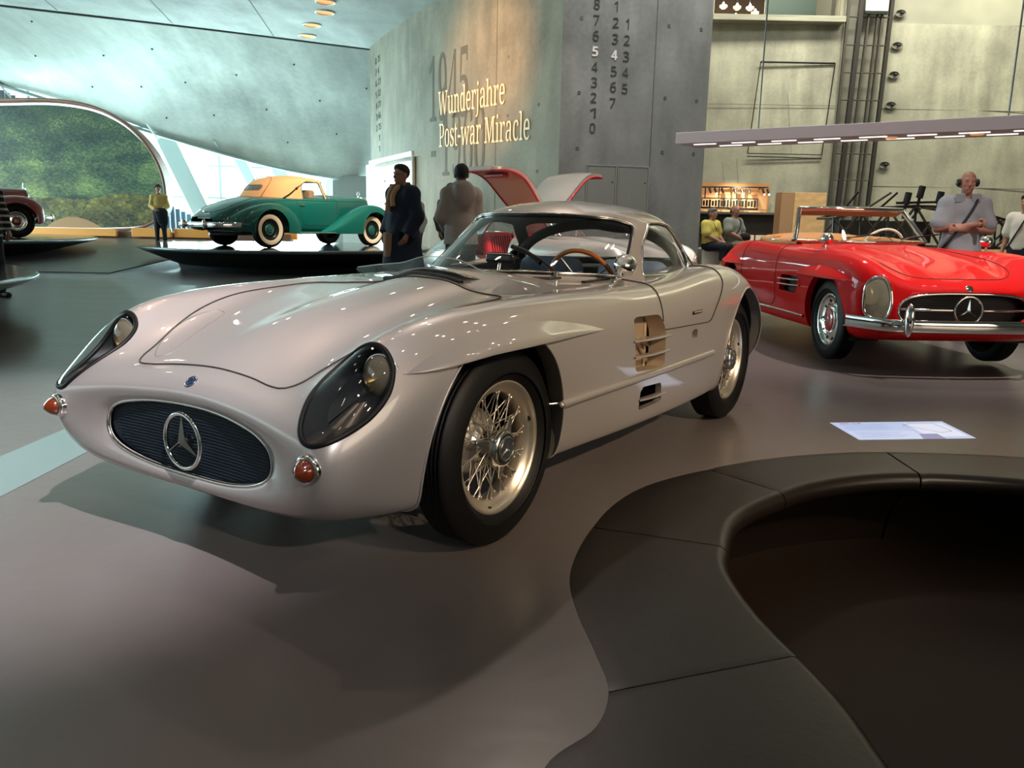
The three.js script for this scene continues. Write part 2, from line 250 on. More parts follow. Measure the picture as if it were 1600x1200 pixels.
// joint band in the floor at the left, daylight put into its pale colour
const daylitBandMat = phy(0x6f807e, .35, 0);
struct('trim_1', slab([[-2.065, -2.2], [-2.04, -3.2], [-2.02, -4.1], [-2.0, -5.2], [-2.34, -5.2], [-2.36, -4.1], [-2.40, -3.2], [-2.42, -2.2]], -.01, .0025), daylitBandMat);
{ // seating ring of dark upholstered panels
  const seat = thing('seating_ring', 'dark curved seating ring of joined panels around the sunken pit at lower right', 'bench', [0, 0, 0]);
  const seatMat = phy(0x18120e, .36, 0, { specularIntensity: .6, bumpMap: fineBump.clone(), bumpScale: .0006, }); seatMat.bumpMap.repeat.set(2, 2); seatMat.bumpMap.needsUpdate = true;
  const prof = [];  // s along outer -> inner, y, and distance past the inner edge
  const R = .045;
  prof.push(['o', .004, -.03], ['o', .004, -.004], ['o', .008, 0]); for (let k = 1; k <= 8; k++) prof.push(['f', k / 9, 0]); for (let k = 0; k <= 10; k++) { const a = k / 10 * Math.PI * .94; prof.push(['i', -R + R * Math.sin(a), -R + R * Math.cos(a)]); } prof.push(['i', -.08, -.095], ['i', -.17, -.15], ['i', -.26, -.25], ['i', -.31, -.36], ['i', -.33, -.46]);
  for (let j = 0; j < JOINTS.length; j++) {
    const t0 = JOINTS[j], t1 = j + 1 < JOINTS.length ? JOINTS[j + 1] : JOINTS[0] + NP, n = Math.max(10, Math.round((t1 - t0) * 8)), pos = [], uv = [], ind = [], W = prof.length; const len = (t1 - t0);
    for (let i = 0; i <= n; i++) {
      const o0 = cAt(outerC, t0), e = i === 0 ? .012 : i === n ? -.012 : 0, t = t0 + len * i / n + e, o = cAt(outerC, t), q = cAt(innerC, t), d = q.clone().sub(o), l = d.length(); d.normalize();
      prof.forEach(([w, a, y]) => { const p = w === 'o' ? o.clone().addScaledVector(d, a) : w === 'i' ? q.clone().addScaledVector(d, a) : o.clone().addScaledVector(d, .008 + (l - R - .008) * a); pos.push(p.x, y - (i === 0 || i === n ? .002 : 0), p.z); uv.push(p.x, p.z); });
    }
    for (let i = 0; i < n; i++) for (let k = 0; k < W - 1; k++) { const a = i * W + k, b = a + W; ind.push(a, b, a + 1, a + 1, b, b + 1); }
    const g = new THREE.BufferGeometry(); g.setAttribute('position', new THREE.Float32BufferAttribute(pos, 3)); g.setAttribute('uv', new THREE.Float32BufferAttribute(uv, 2)); g.setIndex(ind); g.computeVertexNormals();
    mesh('seat_panel', g, seatMat, seat);
  }
  const under = []; const top = []; for (let k = 0; k < 240; k++) { const t = k / 240 * NP, o = cAt(outerC, t), q = cAt(innerC, t); top.push(V(o.x, -.02, o.z)); under.push(V(q.x + (o.x - q.x) * .12, -.03, q.z + (o.z - q.z) * .12)); }
  mesh('base', strip(top, under, true), std(0x1a1512, .8), seat);
}
{ // information screen flush in the floor
  const tex = canvasTex(1024, 576, (c, w, h) => {
    c.fillStyle = '#c3d2f4'; c.fillRect(0, 0, w, h); c.fillStyle = '#d5defa'; c.fillRect(30, 300, 560, 250); c.fillStyle = '#aebde6'; for (let k = 0; k < 9; k++) c.fillRect(60, 70 + k * 22, 420 - (k % 3) * 40, 9); for (let k = 0; k < 8; k++) c.fillRect(60, 330 + k * 24, 440 - (k % 4) * 30, 9);
    c.fillStyle = '#e9edff'; c.fillRect(640, 60, 350, 440); c.strokeStyle = '#33364f'; c.lineWidth = 6; c.beginPath(); c.moveTo(600, 120); c.lineTo(690, 70); c.lineTo(900, 80); c.lineTo(940, 330); c.lineTo(820, 380); c.closePath(); c.stroke();
    c.fillStyle = '#8f93bd'; c.beginPath(); c.moveTo(560, h); c.lineTo(600, 410); c.lineTo(760, 410); c.lineTo(760, h); c.fill();
    c.fillStyle = '#b2546e'; c.font = 'bold 54px sans-serif'; c.fillText('300 SLR', 70, 60);
  });
  const pos = [], uv = []; const P = SCREEN.map(p => [p[0], -.001, p[1]]); const U = [[0, 1], [1, 1], [1, 0], [0, 0]]; for (const k of [0, 3, 1, 1, 3, 2]) { pos.push(...P[k]); uv.push(...U[k]); }
  const g = new THREE.BufferGeometry(); g.setAttribute('position', new THREE.Float32BufferAttribute(pos, 3)); g.setAttribute('uv', new THREE.Float32BufferAttribute(uv, 2)); g.computeVertexNormals();
  const s = thing('floor_screen', 'lit pale blue information screen set flush into the floor between the cars', 'screen');
  mesh('display', g, new THREE.MeshStandardMaterial({ color: 0x111111, roughness: .2, emissive: 0xffffff, emissiveMap: tex, emissiveIntensity: .85 }), s);
  mesh('housing', slab(SCREEN, -.06, -.004), M.dark, s);
  areaLight(new THREE.Color(.78, .84, 1), .8, .66, .36, [2.22, .012, -4.45], [2.22, 2, -4.45]);
}
// ------------------------------------------------------------------ walls
const W1 = [[-4.45, -25.5], [-4.1, -24.6], [-3.5, -23.2], [-2.7, -21.5], [-1.9, -20.1], [-.95, -18.5], [0, -17.0], [.80, -15.7]];
const W2 = [[.80, -15.7], [2.2, -16.0], [3.72, -16.55]];
const W3 = [[3.2, -24.6], [5.4, -24.0], [9.0, -23.9], [13, -23.9], [16.2, -24.0]];
const CH = 6.1, AH = 12.5;
{
  const W1s = new THREE.CatmullRomCurve3(W1.map(p => V(p[0], 0, p[1])), false, 'centripetal').getPoints(40).map(p => [p.x, p.z]);
  struct('wall_text', wallGeo(W1s.slice(17), 0, AH, -.4), M.concW1);
  struct('wall_text_end', wallGeo(W1s.slice(0, 18), 2.70, AH, -.4), M.concW1);
  struct('wall_numbers', wallGeo(W2, 0, AH, -.4), M.concW2);
  struct('wall_numbers_return', wallGeo([[3.72, -16.55], [3.75, -24.4]], 0, AH, -.3), M.concW2);
  struct('wall_back', wallGeo(W3, 0, 6.72, -.4), M.concW3);
}
struct('ceiling', slab([[-22, 6], [-22, -33], [.6, -33], [.6, -15.9], [1.2, -8.2], [16, -8.2], [16, 6]], CH, CH + .4), M.concCeil);
struct('ceiling_atrium', slab([[-1, -8], [-1, -33], [17, -33], [17, -8]], AH, AH + .3), M.concCeil);
struct('wall_right', wallGeo([[16, -32], [16, 6]], 0, AH, .4), M.concW3);
struct('wall_front', wallGeo([[16, 6], [-22, 6]], 0, AH, .4), M.concW2);
struct('wall_left', join([wallGeo([[-20, 6], [-20, -33]], 0, .5, .3), wallGeo([[-20, 6], [-20, -33]], 4.8, CH, .3)]), M.concRamp);
struct('wall_atrium_front', wallGeo([[.4, -8.2], [16, -8.2]], CH, AH, -.3), M.concW3);
struct('wall_atrium_left', wallGeo([[.75, -15.7], [1.0, -8]], CH, AH, -.3), M.concW3);
// ------------------------------------------------------------------ sloping concrete underside, glazing and their daylight
{
  const top = [[-24, 6.12, -15.2], [-12.79, 6.12, -21.2], [-8.8, 6.12, -23.2], [-4.46, 6.12, -25.6], [-2.6, 6.12, -26.6]], bot = [[-24, 6.05, -21.5], [-15.3, 4.83, -25], [-11.7, 3.72, -27], [-8.05, 2.78, -28.5], [-4.0, 2.25, -30.4]];
  const rows = top.map((t, i) => { const b = bot[i]; const f = k => t.map((v, q) => v + (b[q] - v) * k + (q === 2 ? -.5 * Math.sin(k * Math.PI) : 0)); return [f(0), f(.25), f(.5), f(.75), f(1)]; });
  const g = loft(rows, 8, 8, { mirror: false, tight: 3 }); const P = g.attributes.position, uv = []; for (let i = 0; i < P.count; i++) uv.push(P.getX(i), P.getY(i) * 1.6); g.setAttribute('uv', new THREE.Float32BufferAttribute(uv, 2));
  for (let k = 0; k < 16; k++) { const R2 = (k * 37 % 16) / 16, q = V(...g.at(1.1 + (k % 8) * .3, .5 + R2 * 3)), m2 = struct('tie_hole', new THREE.SphereGeometry(.03, 8, 6), M.dark); m2.position.copy(q); }
  const back = g.clone().translate(0, .25, -.5); struct('wall_ramp', g, M.concRamp); struct('wall_ramp_back', back, M.dark);
  for (const [a, b] of [[[-11.6, -21.6], [-8.2, -8]], [[-9.2, -22.8], [-6.4, -8]], [[-6.9, -24.1], [-4.6, -8]], [[-13, -18.4], [-3, -18.4]]]) struct('ceiling_joint', rod([a[0], CH, a[1]], [b[0], CH, b[1]], .012, .012, 5), std(0x6c7370, .9));
  struct('trim_2', tube(top.map(p => [p[0], p[1] - .03, p[2] + .03]), .035, false, 40, 6), std(0x3b3f3e, .6));
  const edge = [[-17.2, 5.4, -24.2], [-15.3, 4.83, -25], [-11.7, 3.72, -27], [-8.05, 2.78, -28.5], [-4.6, 2.33, -30.2]]; struct('trim_3', tube(edge.map(p => [p[0], p[1] - .04, p[2] + .02]), .05, false, 40, 6), std(0x9fb4b2, .5));
  const rib = []; for (let k = 0; k < 7; k++) { const t = k / 6, a = edge[1], b = edge[4]; const x = a[0] + (b[0] - a[0]) * t, y = a[1] + (b[1] - a[1]) * t ** .9 - .2, z = a[2] + (b[2] - a[2]) * t; struct('window_bracket', rod([x, y + .25, z + .15], [x + .12, y - .2, z - .3], .03), std(0xa9bcbb, .5)); }
  // glazing: bright frosted panes between mullions, leaning columns in front
  const A = [-19.8, -26.6], B = [-3.2, -32.0], n = 9, pane = new THREE.MeshStandardMaterial({ color: 0xdff3f2, roughness: .25, emissive: new THREE.Color(.80, .98, 1.0), emissiveIntensity: 1.05 }), mul = std(0xb9c9c8, .5);
  const at = t => [A[0] + (B[0] - A[0]) * t, A[1] + (B[1] - A[1]) * t], yaw = Math.atan2(-(B[1] - A[1]), B[0] - A[0]), L = Math.hypot(B[0] - A[0], B[1] - A[1]) / n;
  for (let k = 0; k < n; k++) { const [x, z] = at((k + .5) / n), w = struct(`window_${k + 1}`, box(L - .06, 6.0, .04, 0, 0, 0, 0), pane); w.position.set(x, 3.05, z); w.rotation.y = yaw; for (const y of [-1.3, -.2, 1.0]) struct('mullion', box(L, .05, .07, 0, y, .03, 0), mul, w); struct('mullion', box(.07, 6.0, .09, -L / 2, 0, .03, 0), mul, w); }
  for (const [a, b, w] of [[[-12.0, 3.75, -28.6], [-10.7, .6, -28.9], .62], [[-9.9, 3.4, -29.4], [-8.6, .6, -29.8], .36], [[-8.6, 3.2, -29.6], [-7.7, .6, -30.2], .5], [[-6.6, 3.0, -30.4], [-6.9, .6, -30.6], .5]]) { const d = V(...b).sub(V(...a)), g2 = box(w, d.length(), .4, 0, 0, 0, .03); g2.applyQuaternion(new THREE.Quaternion().setFromUnitVectors(V(0, -1, 0), d.clone().normalize())); g2.translate((a[0] + b[0]) / 2, (a[1] + b[1]) / 2, (a[2] + b[2]) / 2); struct('column_leaning', g2, std(0xc4d3d0, .6)); }
  struct('wall_recess', box(1.3, 2.6, .2, -5.85, 1.3, -29.4, .01), std(0x8d9490, .8)); struct('wall_recess_door', box(.9, 1.8, .1, -5.7, .95, -29.25, .01), std(0xb5bab4, .7));
  for (let k = 0; k < 16; k++) struct('ribbed_panel', box(.13, 2.0 - k * .085, .08, -13.2 + k * .17, 1.0 - k * .042, -28.4 - k * .05, .01), std(0x5b7588, .6));
  for (let k = 0; k < 12; k++) struct('ribbed_panel', box(.13, 1.3 - k * .07, .06, -16.7 + k * .16, 4.55 - k * .035, -25.5, .01), std(0x4d565c, .6));
  // left glazing outside the picture
  for (let k = 0; k < 6; k++) { const w = struct(`window_${20 + k}`, box(.05, 4.3, 6.2, 0, 0, 0, 0), pane); w.position.set(-19.95, 2.65, -28 + 6.3 * k); }
}
struct('floor_ramp', slab([[-19.8, -15], [-7.6, -15], [-7.6, -26.5], [-19.8, -26.5]], -.02, 0).rotateX(Math.atan2(.5, 11)).translate(0, -.645, -.2), floorMat);
// ------------------------------------------------------------------ landscape screen in its curved frame
{
  const O = [[-24, 4.22], [-15.4, 4.26], [-13.4, 4.29], [-12.3, 4.10], [-11.5, 3.70], [-10.95, 3.16], [-10.58, 2.50], [-10.45, 1.9], [-10.50, 1.3], [-10.72, .98], [-11.2, .72], [-12.2, .62], [-15.4, .60], [-24, .60]];
  const out = [...O.slice(0, 2), ...new THREE.CatmullRomCurve3(O.slice(1, 13).map(p => V(p[0], p[1], 0)), false, 'centripetal').getPoints(60).map(p => [p.x, p.y]), O[13]];
  const scr = thing('landscape_screen', 'large curved-end backdrop screen showing a green forested hillside, behind the plinths at left', 'screen', [0, 0, -25]);
  const tex = canvasTex(1800, 640, (c, w, h) => {
    const R = rng(77); c.fillStyle = '#2f4a38'; c.fillRect(0, 0, w, h);
    const hill = (x, y) => fbm(x * 2.2, y * 1.6, 5, 4);
    for (let k = 0; k < 26000; k++) {
      const y = (k / 26000) * h * .93, x = R() * w, u = x / w, v = y / h, n = hill(u * 4, v * 3), r = 3 + v * 9 * (.6 + R());
      const lum = .36 + n * .5 + (R() - .5) * .22 - (v < .12 ? (.12 - v) * .6 : 0) + (v > .45 && v < .72 ? .05 : 0), gr = Math.max(.06, Math.min(.85, (lum - .36) * 1.5 + .42));
      c.fillStyle = `rgb(${Math.round(165 * gr + 22 - u * 34)},${Math.round(158 * gr + 22)},${Math.round(66 * gr + 16 + u * 24)})`; c.beginPath(); c.ellipse(x, y, r, r * .62, 0, 0, 6.3); c.fill();
    }
    for (let k = 0; k < 3200; k++) { const u = R(), top = .80 - .10 * Math.exp(-(((u - .86) / .12) ** 2)) - .05 * Math.exp(-(((u - .62) / .1) ** 2)), v = top + R() * (.99 - top), n = hill(u * 9, v * 6), gr = .55 + n * .5 + (R() - .5) * .3 - (v - top) * .8; const r = 6 + R() * 9; c.fillStyle = `rgb(${Math.round(170 * gr + 10)},${Math.round(160 * gr + 12)},${Math.round(74 * gr + 10)})`; c.beginPath(); c.ellipse(u * w, v * h, r, r * .7, 0, 0, 6.3); c.fill(); }
    c.fillStyle = '#a9825a'; c.beginPath(); c.moveTo(.60 * w, h); c.quadraticCurveTo(.66 * w, .86 * h, .72 * w, .90 * h); c.quadraticCurveTo(.76 * w, .93 * h, .79 * w, h); c.fill();
  });
  const shp = new THREE.Shape(out.map(p => new THREE.Vector2(p[0], p[1]))), pic = new THREE.ShapeGeometry(shp, 4); const P = pic.attributes.position, uv = []; for (let i = 0; i < P.count; i++) uv.push((P.getX(i) + 20.5) / 10.1, (P.getY(i) - .6) / 3.7); pic.setAttribute('uv', new THREE.Float32BufferAttribute(uv, 2));
  mesh('picture', pic, new THREE.MeshStandardMaterial({ color: 0xc8c8c8, map: tex, roughness: .7, emissive: 0xffffff, emissiveMap: tex, emissiveIntensity: .30 }), scr);
  mesh('backing', extrude(shp, .12).translate(0, 0, -.14), M.dark, scr);
  const L3 = out.map(p => V(p[0], p[1], .12)), fr = strip(out.map(p => V(p[0], p[1], -.1)), out.map(p => V(p[0] + .05, p[1] + .02, .55))); mesh('frame_band', [fr, inset(fr, -.03)], std(0x6d4636, .6, 0, { side: THREE.DoubleSide }), scr);
  const inn = out.slice(1, -1).map(p => V(p[0] - .05, p[1] + (p[1] > 2 ? -.05 : .05), .18)); mesh('light_strip', new THREE.TubeGeometry(new THREE.CatmullRomCurve3(inn, false, 'centripetal'), 120, .035, 6), new THREE.MeshStandardMaterial({ color: 0xffffff, emissive: 0xe8f4ff, emissiveIntensity: 1.1 }), scr);
  mesh('frame_edge', new THREE.TubeGeometry(new THREE.CatmullRomCurve3(out.slice(1, -1).map(p => V(p[0] + .05, p[1] + .02, .56)), false, 'centripetal'), 120, .045, 8), std(0x7a5040, .5), scr);
  const st = thing('orange_glow_bench', 'low bench with orange glow coloured into its front panels along the base of the landscape screen', 'bench', [0, 0, 0]);
  const gm = std(0xe8963c, .5);  // orange glow of the lit strip put into the panel colour
  mesh('front_panel', [box(5.2, .22, .1, -14.2, .58, -23.82, .02)], gm, st); for (let k = 0; k < 4; k++) mesh('front_panel', box(1.15, .26, .12, -10.6 + k * 1.2, .60, -23.85 - k * .1, .02), gm, st); mesh('bench_body', box(12, .45, .36, -12.6, .4, -24.16, .02), std(0x6a4a34, .6), st);
}
// ------------------------------------------------------------------ lettering and panels on the walls
const W1S = (() => { const c = W1, S = [0]; for (let i = 1; i < c.length; i++) S.push(S[i - 1] + Math.hypot(c[i][0] - c[i - 1][0], c[i][1] - c[i - 1][1])); return s => { let i = 1; while (i < S.length - 1 && S[i] < s) i++; const t = (s - S[i - 1]) / (S[i] - S[i - 1]), a = c[i - 1], b = c[i], dx = b[0] - a[0], dz = b[1] - a[1], l = Math.hypot(dx, dz); return { x: a[0] + dx * t, z: a[1] + dz * t, nx: -dz / l, nz: dx / l }; }; })();
const W2S = s => { let i = s < 1.432 ? 0 : 1; const a = W2[i], b = W2[i + 1], dx = b[0] - a[0], dz = b[1] - a[1], l = Math.hypot(dx, dz), q = (s - (i ? 1.432 : 0)) / l; return { x: a[0] + dx * q, z: a[1] + dz * q, nx: -dz / l, nz: dx / l }; };
const FS = await new FontLoader().loadAsync('fonts/droid/droid_serif_regular.typeface.json'), FB = await new FontLoader().loadAsync('fonts/droid/droid_sans_bold.typeface.json'), FR = await new FontLoader().loadAsync('fonts/droid/droid_sans_regular.typeface.json');
// letters of one cap height bent along a wall: start s, baseline y0 rising to y1, total width w
function wallText(text, font, S, s0, width, y0, y1, cap, off, depth) {
  const g = new TextGeometry(text, { font, size: cap / .72, depth, curveSegments: 5, bevelEnabled: false }); g.computeBoundingBox(); const bb = g.boundingBox, k = width / (bb.max.x - bb.min.x), P = g.attributes.position;
  for (let i = 0; i < P.count; i++) { const x = (P.getX(i) - bb.min.x) * k, q = S(s0 + x), d = off + P.getZ(i), y = y0 + (y1 - y0) * x / width + P.getY(i); P.setXYZ(i, q.x - q.nx * -d, y, q.z - q.nz * -d); }
  g.deleteAttribute('normal'); g.computeVertexNormals(); return g;
}
{
  const cream = std(0xf2dcb6, .7), carve = std(0x5c594f, .85), carve2 = std(0x4b4c4c, .85), lit = std(0xf4f2ec, .6);
  const t = thing('projected_lettering', 'projected light words Wunderjahre and Post-war Miracle painted cream on the curved concrete wall', 'lettering');
  mesh('line_of_text', wallText('Wunderjahre', FS, W1S, 6.05, 3.1, 3.56, 3.50, .385, .012, .01), cream, t); mesh('line_of_text', wallText('Post-war Miracle', FS, W1S, 6.10, 4.02, 2.83, 2.72, .385, .012, .01), cream, t);  // words of projected light, painted as cream letters
  const y = thing('wall_dates', 'large grey dates 1945 to 1960 carved behind the cream lettering on the curved wall', 'lettering');
  mesh('date', wallText('1945', FS, W1S, 5.5, 2.05, 3.46, 3.42, 1.08, .004, .005), carve, y); mesh('date', wallText('1960', FS, W1S, 6.22, 2.12, 2.16, 2.14, 1.05, .004, .005), carve, y); mesh('dash', wallText('-', FS, W1S, 5.6, .26, 2.2, 2.2, .95, .004, .005), carve, y);
  const cols = thing('floor_numbers', 'three columns of dark numerals on the flat grey wall, white 5 and 4 highlighted', 'numbers');
  const put = (d, s, yy, parent, S, wd, m) => mesh('numeral', wallText(d, d === '5' && m === lit || m === lit ? FB : FR, S, s, wd, yy, yy, .125, .005, .008), m, parent);
  '876543210'.split('').forEach((d, i) => put(d, .575, 4.97 - i * .272, cols, W2S, .115, d === '5' ? lit : carve2));
  ['1', '2', '3', '4', '5', '6', '7'].forEach((d, i) => put(d, d === '1' ? .975 : .95, 4.96 - i * .283, cols, W2S, d === '1' ? .06 : .115, d === '4' ? lit : carve2));
  ['1', '2', '3', '4', '5'].forEach((d, i) => put(d, d === '1' ? 1.205 : 1.18, 4.67 - i * .285, cols, W2S, d === '1' ? .06 : .115, carve2));
  const far = thing('distant_numbers', 'narrow columns of small dark numerals at the far left end of the curved wall', 'numbers');
  '8765432'.split('').forEach((d, i) => put(d, .85, 5.50 - i * .31, far, W1S, .16, carve2)); ['35', '4', '21', '22', '21', '66', '35', '1', '1'].forEach((d, i) => put(d, 1.15, 5.52 - i * .31, far, W1S, d.length * .15, carve2));
  // joints, tie holes and access panels
  const joint = (S, s, y0, y1, nm = 'joint') => { const q = S(s); struct('trim_joint', rod([q.x + q.nx * .0, y0, q.z + q.nz * .0], [q.x, y1, q.z], .008, .008, 5), std(0x55554f, .9)); };
  joint(W1S, 8.78, 0, 8); joint(W1S, 5.22, 0, 8); joint(W2S, 1.84, 0, 9);
  const hole = (S, s, y2) => { const q = S(s), m = struct('tie_hole', lathe([[.001, .004], [.022, .004], [.028, .010], [.034, .004]], 14).rotateX(Math.PI / 2), std(0x6b6a63, .9)); m.position.set(q.x, y2, q.z); m.rotation.y = Math.atan2(q.nx, q.nz); };
  for (const y2 of [2.0, 3.25, 4.4]) for (const s of [9.25, 10.4]) hole(W1S, s, y2 + (s > 10 ? .1 : 0)); for (const y2 of [2.5, 3.5, 4.8]) for (const s of [.35, 2.1, 2.8]) hole(W2S, s, y2);
  for (const [a, b] of [[.55, 1.14], [1.18, 1.82]]) { const q0 = W2S(a), q1 = W2S(b), d = thing('access_panel', a < 1 ? 'left grey access panel door in the numbered wall, behind the lifted car door' : 'right grey access panel door in the numbered wall, behind the lifted car door', 'panel', [(q0.x + q1.x) / 2, 0, (q0.z + q1.z) / 2 + .0], Math.atan2(-(q1.z - q0.z), q1.x - q0.x)); mesh('panel_frame', [box(b - a, .03, .05, 0, 2.2, 0, .004), box(.03, 2.1, .05, -(b - a) / 2, 1.15, 0, .004), box(.03, 2.1, .05, (b - a) / 2, 1.15, 0, .004)], std(0x8f908c, .7), d); mesh('panel_leaf', box(b - a - .04, 2.07, .03, 0, 1.14, .005, .004), std(0x8b8d87, .75), d); mesh('latch', ell(.015, .015, .01, (b - a) / 2 - .07, 1.9, .022), M.dark, d); }
  // bright passage at the far end of the curved wall
  struct('passage_wall', wallGeo([[-5.1, -28.2], [-2.0, -22.1]], 0, 2.9, -.1), std(0xe6efec, .8)); struct('passage_ceiling', slab([[-4.5, -25.4], [-2.7, -21.4], [-1.9, -22.0], [-5.0, -28.2]], 2.72, 2.85), std(0xdfe6e3, .8));
  struct('passage_jamb', box(.06, 2.7, .5, -2.62, 1.35, -21.45, .01), M.concW1);
  areaLight(new THREE.Color(.82, .98, 1), 26, 3.4, .7, [-3.75, 2.62, -24.3], [-3.2, .6, -25.0]);
  for (const [t, y] of [[.3, 2.3], [.3, 1.6], [.32, 1.1], [.62, 2.4]]) struct('passage_hole', new THREE.SphereGeometry(.035, 10, 8).translate(-5.1 + 3.1 * t, y, -28.2 + 6.1 * t), M.dark);
}
// ------------------------------------------------------------------ back wall at the right
{
  const z = -23.86, M3 = M.concW3;
  struct('wall_back_upper', box(7.4, 6, .4, 12.6, 9.72, -24.12, 0), M3); struct('wall_back_upper_left', box(1.5, 6, .4, 4.65, 9.72, -24.12, 0), M3);
  // gallery opening with ledge and hanging lamps
  struct('gallery_ledge', box(3.65, .16, .5, 7.12, 6.72, -23.8, .02), M3); struct('gallery_back', box(6, 4, .2, 7, 8.6, -28.6, 0), std(0x4a3a2c, .8)); struct('gallery_floor', box(5, .2, 4.6, 7, 6.5, -26.4, 0), M.dark); struct('gallery_ceiling', box(5, .2, 4.6, 7, 10.2, -26.4, 0), std(0x6a5a48, .8)); struct('gallery_side', box(.2, 4, 4.6, 9.2, 8.5, -26.4, 0), std(0x8b8d80, .8));
  struct('gallery_window', box(1.5, .8, .06, 7.9, 7.35, -25.2, .01), std(0x54635c, .3)); struct('gallery_frame', box(3.6, .1, .1, 7.12, 7.65, -24.0, .01), M.dark);
  [[6.2, 7.18, -24.6], [6.62, 7.22, -24.8], [6.25, 6.98, -24.9], [6.72, 7.04, -24.6], [5.9, 7.3, -25.0]].forEach(([x, y, q], i) => { const l = thing('pendant_lamp', ['white cup lamp in the upper gallery, upper left of the cluster', 'white cup lamp in the upper gallery, upper right of the cluster', 'white cup lamp in the upper gallery, lower left of the cluster', 'white cup lamp in the upper gallery, lower right of the cluster', 'white cup lamp in the upper gallery, apart at far left'][i], 'lamp', [x, y, q], 0, 'gallery lamps'); mesh('shade', lathe([[.05, -.03], [.11, .02], [.11, .07], [.05, .09], [.02, .16]], 20), new THREE.MeshStandardMaterial({ color: 0xfff4e0, emissive: 0xffe6c0, emissiveIntensity: .9 }), l); mesh('stem', rod([0, .1, 0], [0, 1.2, 0], .012), M.dark, l); });
  const gl = new THREE.PointLight(new THREE.Color(1, .8, .55), 14, 0, 2); gl.position.set(6.4, 7.5, -25.3); gl.castShadow = true; gl.name = 'gallery_light'; scene.add(gl);
  // recessed panel outline, joints, niches for lamps
  const fr = [[6.78, 5.63], [8.86, 5.63], [8.72, 3.16], [6.60, 3.16]]; for (let k = 0; k < 4; k++) { const a = fr[k], b = fr[(k + 1) % 4]; struct('wall_groove', rod([a[0], a[1], z + .0], [b[0], b[1], z + .0], k === 0 ? .026 : .014, k === 0 ? .026 : .014, 6), std(0x1c1c18, .9)); } struct('wall_groove', rod([6.6, 3.08, z], [8.72, 3.06, z], .018, .018, 6), std(0x35352e, .9));
  for (const y of [4.45, 2.32]) struct('trim_joint', rod([y > 5 ? 10.3 : 10.2, y, z - .037], [15.5, y, z - (y > 5 ? .037 : .06)], .009, .009, 5), std(0x5a5a50, .9)); for (const y of [4.5]) struct('trim_joint', rod([3.9, y, z - .1], [9.0, y, z], .008, .008, 5), std(0x66665c, .9)); for (const [x, y] of [[5.9, 2.9], [6.3, 3.0], [7.6, 4.8]]) struct('trim_joint', rod([x, y, z], [x + .25, y - 1.6, z], .006, .006, 5), std(0x6b6b60, .9));
  for (const y of [6.96, 6.12, 5.35, 4.54, 2.91]) { struct('lamp_niche', lathe([[.001, -.06], [.09, -.05], [.14, 0], [.15, .012], [.16, .0]], 24).rotateX(Math.PI / 2).scale(1, .62, 1).translate(10.53, y, z + .03), std(0x75756a, .8)); struct('niche_lamp', ell(.06, .045, .05, 10.56, y + .01, z + .05, 14, 10), M.dark); }
  // rail ladder on the wall
  const ld = thing('cable_ladder', 'tall dark steel cable ladder climbing the concrete back wall', 'ladder', [0, 0, -23.6]); const RL = [[8.98, 8.96, .05], [9.31, 9.19, .10], [9.53, 9.38, .035], [9.78, 9.67, .03], [9.9, 9.8, .03], [10.14, 10.05, .075]];
  for (const [xt, xb, r] of RL) mesh('rail', box(r * 1.3, 11.5, .12, 0, 0, 0, .01).rotateZ(-(xt - xb) / 5.5).translate(xb + (xt - xb) * 5.5 / 5.5, 5.9, 0), r > .06 ? std(0x26241f, .6) : std(0x4c4a42, .5, .3), ld); for (let k = 0; k < 16; k++) { const y = .3 + k * .72, t = (y - 1.77) / 5.45; mesh('rung', rod([8.96 + .02 * t, y, .03], [10.05 + .09 * t, y, .03], .018, .018, 6), std(0x3a3831, .5, .3), ld); }
  struct('wall_shaft', box(1.1, 12, .04, 9.55, 6, -23.86, 0).rotateZ(0), std(0x8a8a7c, .85));
  const sg = thing('shaft_sign', 'pale rectangular panel high between the rails of the cable ladder', 'panel', [9.72, 7.2, -23.5]); mesh('plate', box(.62, .55, .03, 0, 0, 0, .01), std(0xb5c4c2, .6), sg); mesh('plate_foot', box(.62, .08, .05, 0, -.32, 0, .01), M.dark, sg);
  // niche with track spotlights over a long dark counter
  struct('niche_back', box(2.2, .95, .04, 6.2, 1.85, -23.84, 0), std(0xc48a55, .7)); struct('niche_panel', box(2.0, .55, .03, 6.25, 1.7, -23.81, 0), std(0xd9a674, .7));
  const tr = thing('spotlight_track', 'black track with small spotlights hanging over the far counter', 'lamp', [0, 0, -23.3]); mesh('track', rod([5.25, 2.18, 0], [7.1, 2.20, 0], .02), M.dark, tr); for (const x of [5.3, 6.2, 7.0]) mesh('bracket', rod([x, 2.19, 0], [x, 2.19, -.55], .015), M.dark, tr); [5.45, 5.6, 5.8, 6.15, 6.35, 6.55, 6.95, 7.08].forEach((x, k) => { mesh('spot', [rod([x, 2.15, 0], [x + .03, 2.02, .06], .035, .028)], M.dark, tr); if ([1, 4, 6, 7].includes(k)) mesh('spot_lens', ell(.03, .03, .03, x + .035, 2.0, .075, 10, 8), new THREE.MeshStandardMaterial({ color: 0xffffff, emissive: 0xfff2d8, emissiveIntensity: 1.5 }), tr); });
  const nl = new THREE.SpotLight(new THREE.Color(1, .9, .76), 13, 0, .9, .6, 2); nl.position.set(6.3, 2.25, -22.9); nl.target.position.set(6.3, 1.5, -23.8); nl.castShadow = true; nl.name = 'niche_light'; scene.add(nl, nl.target);
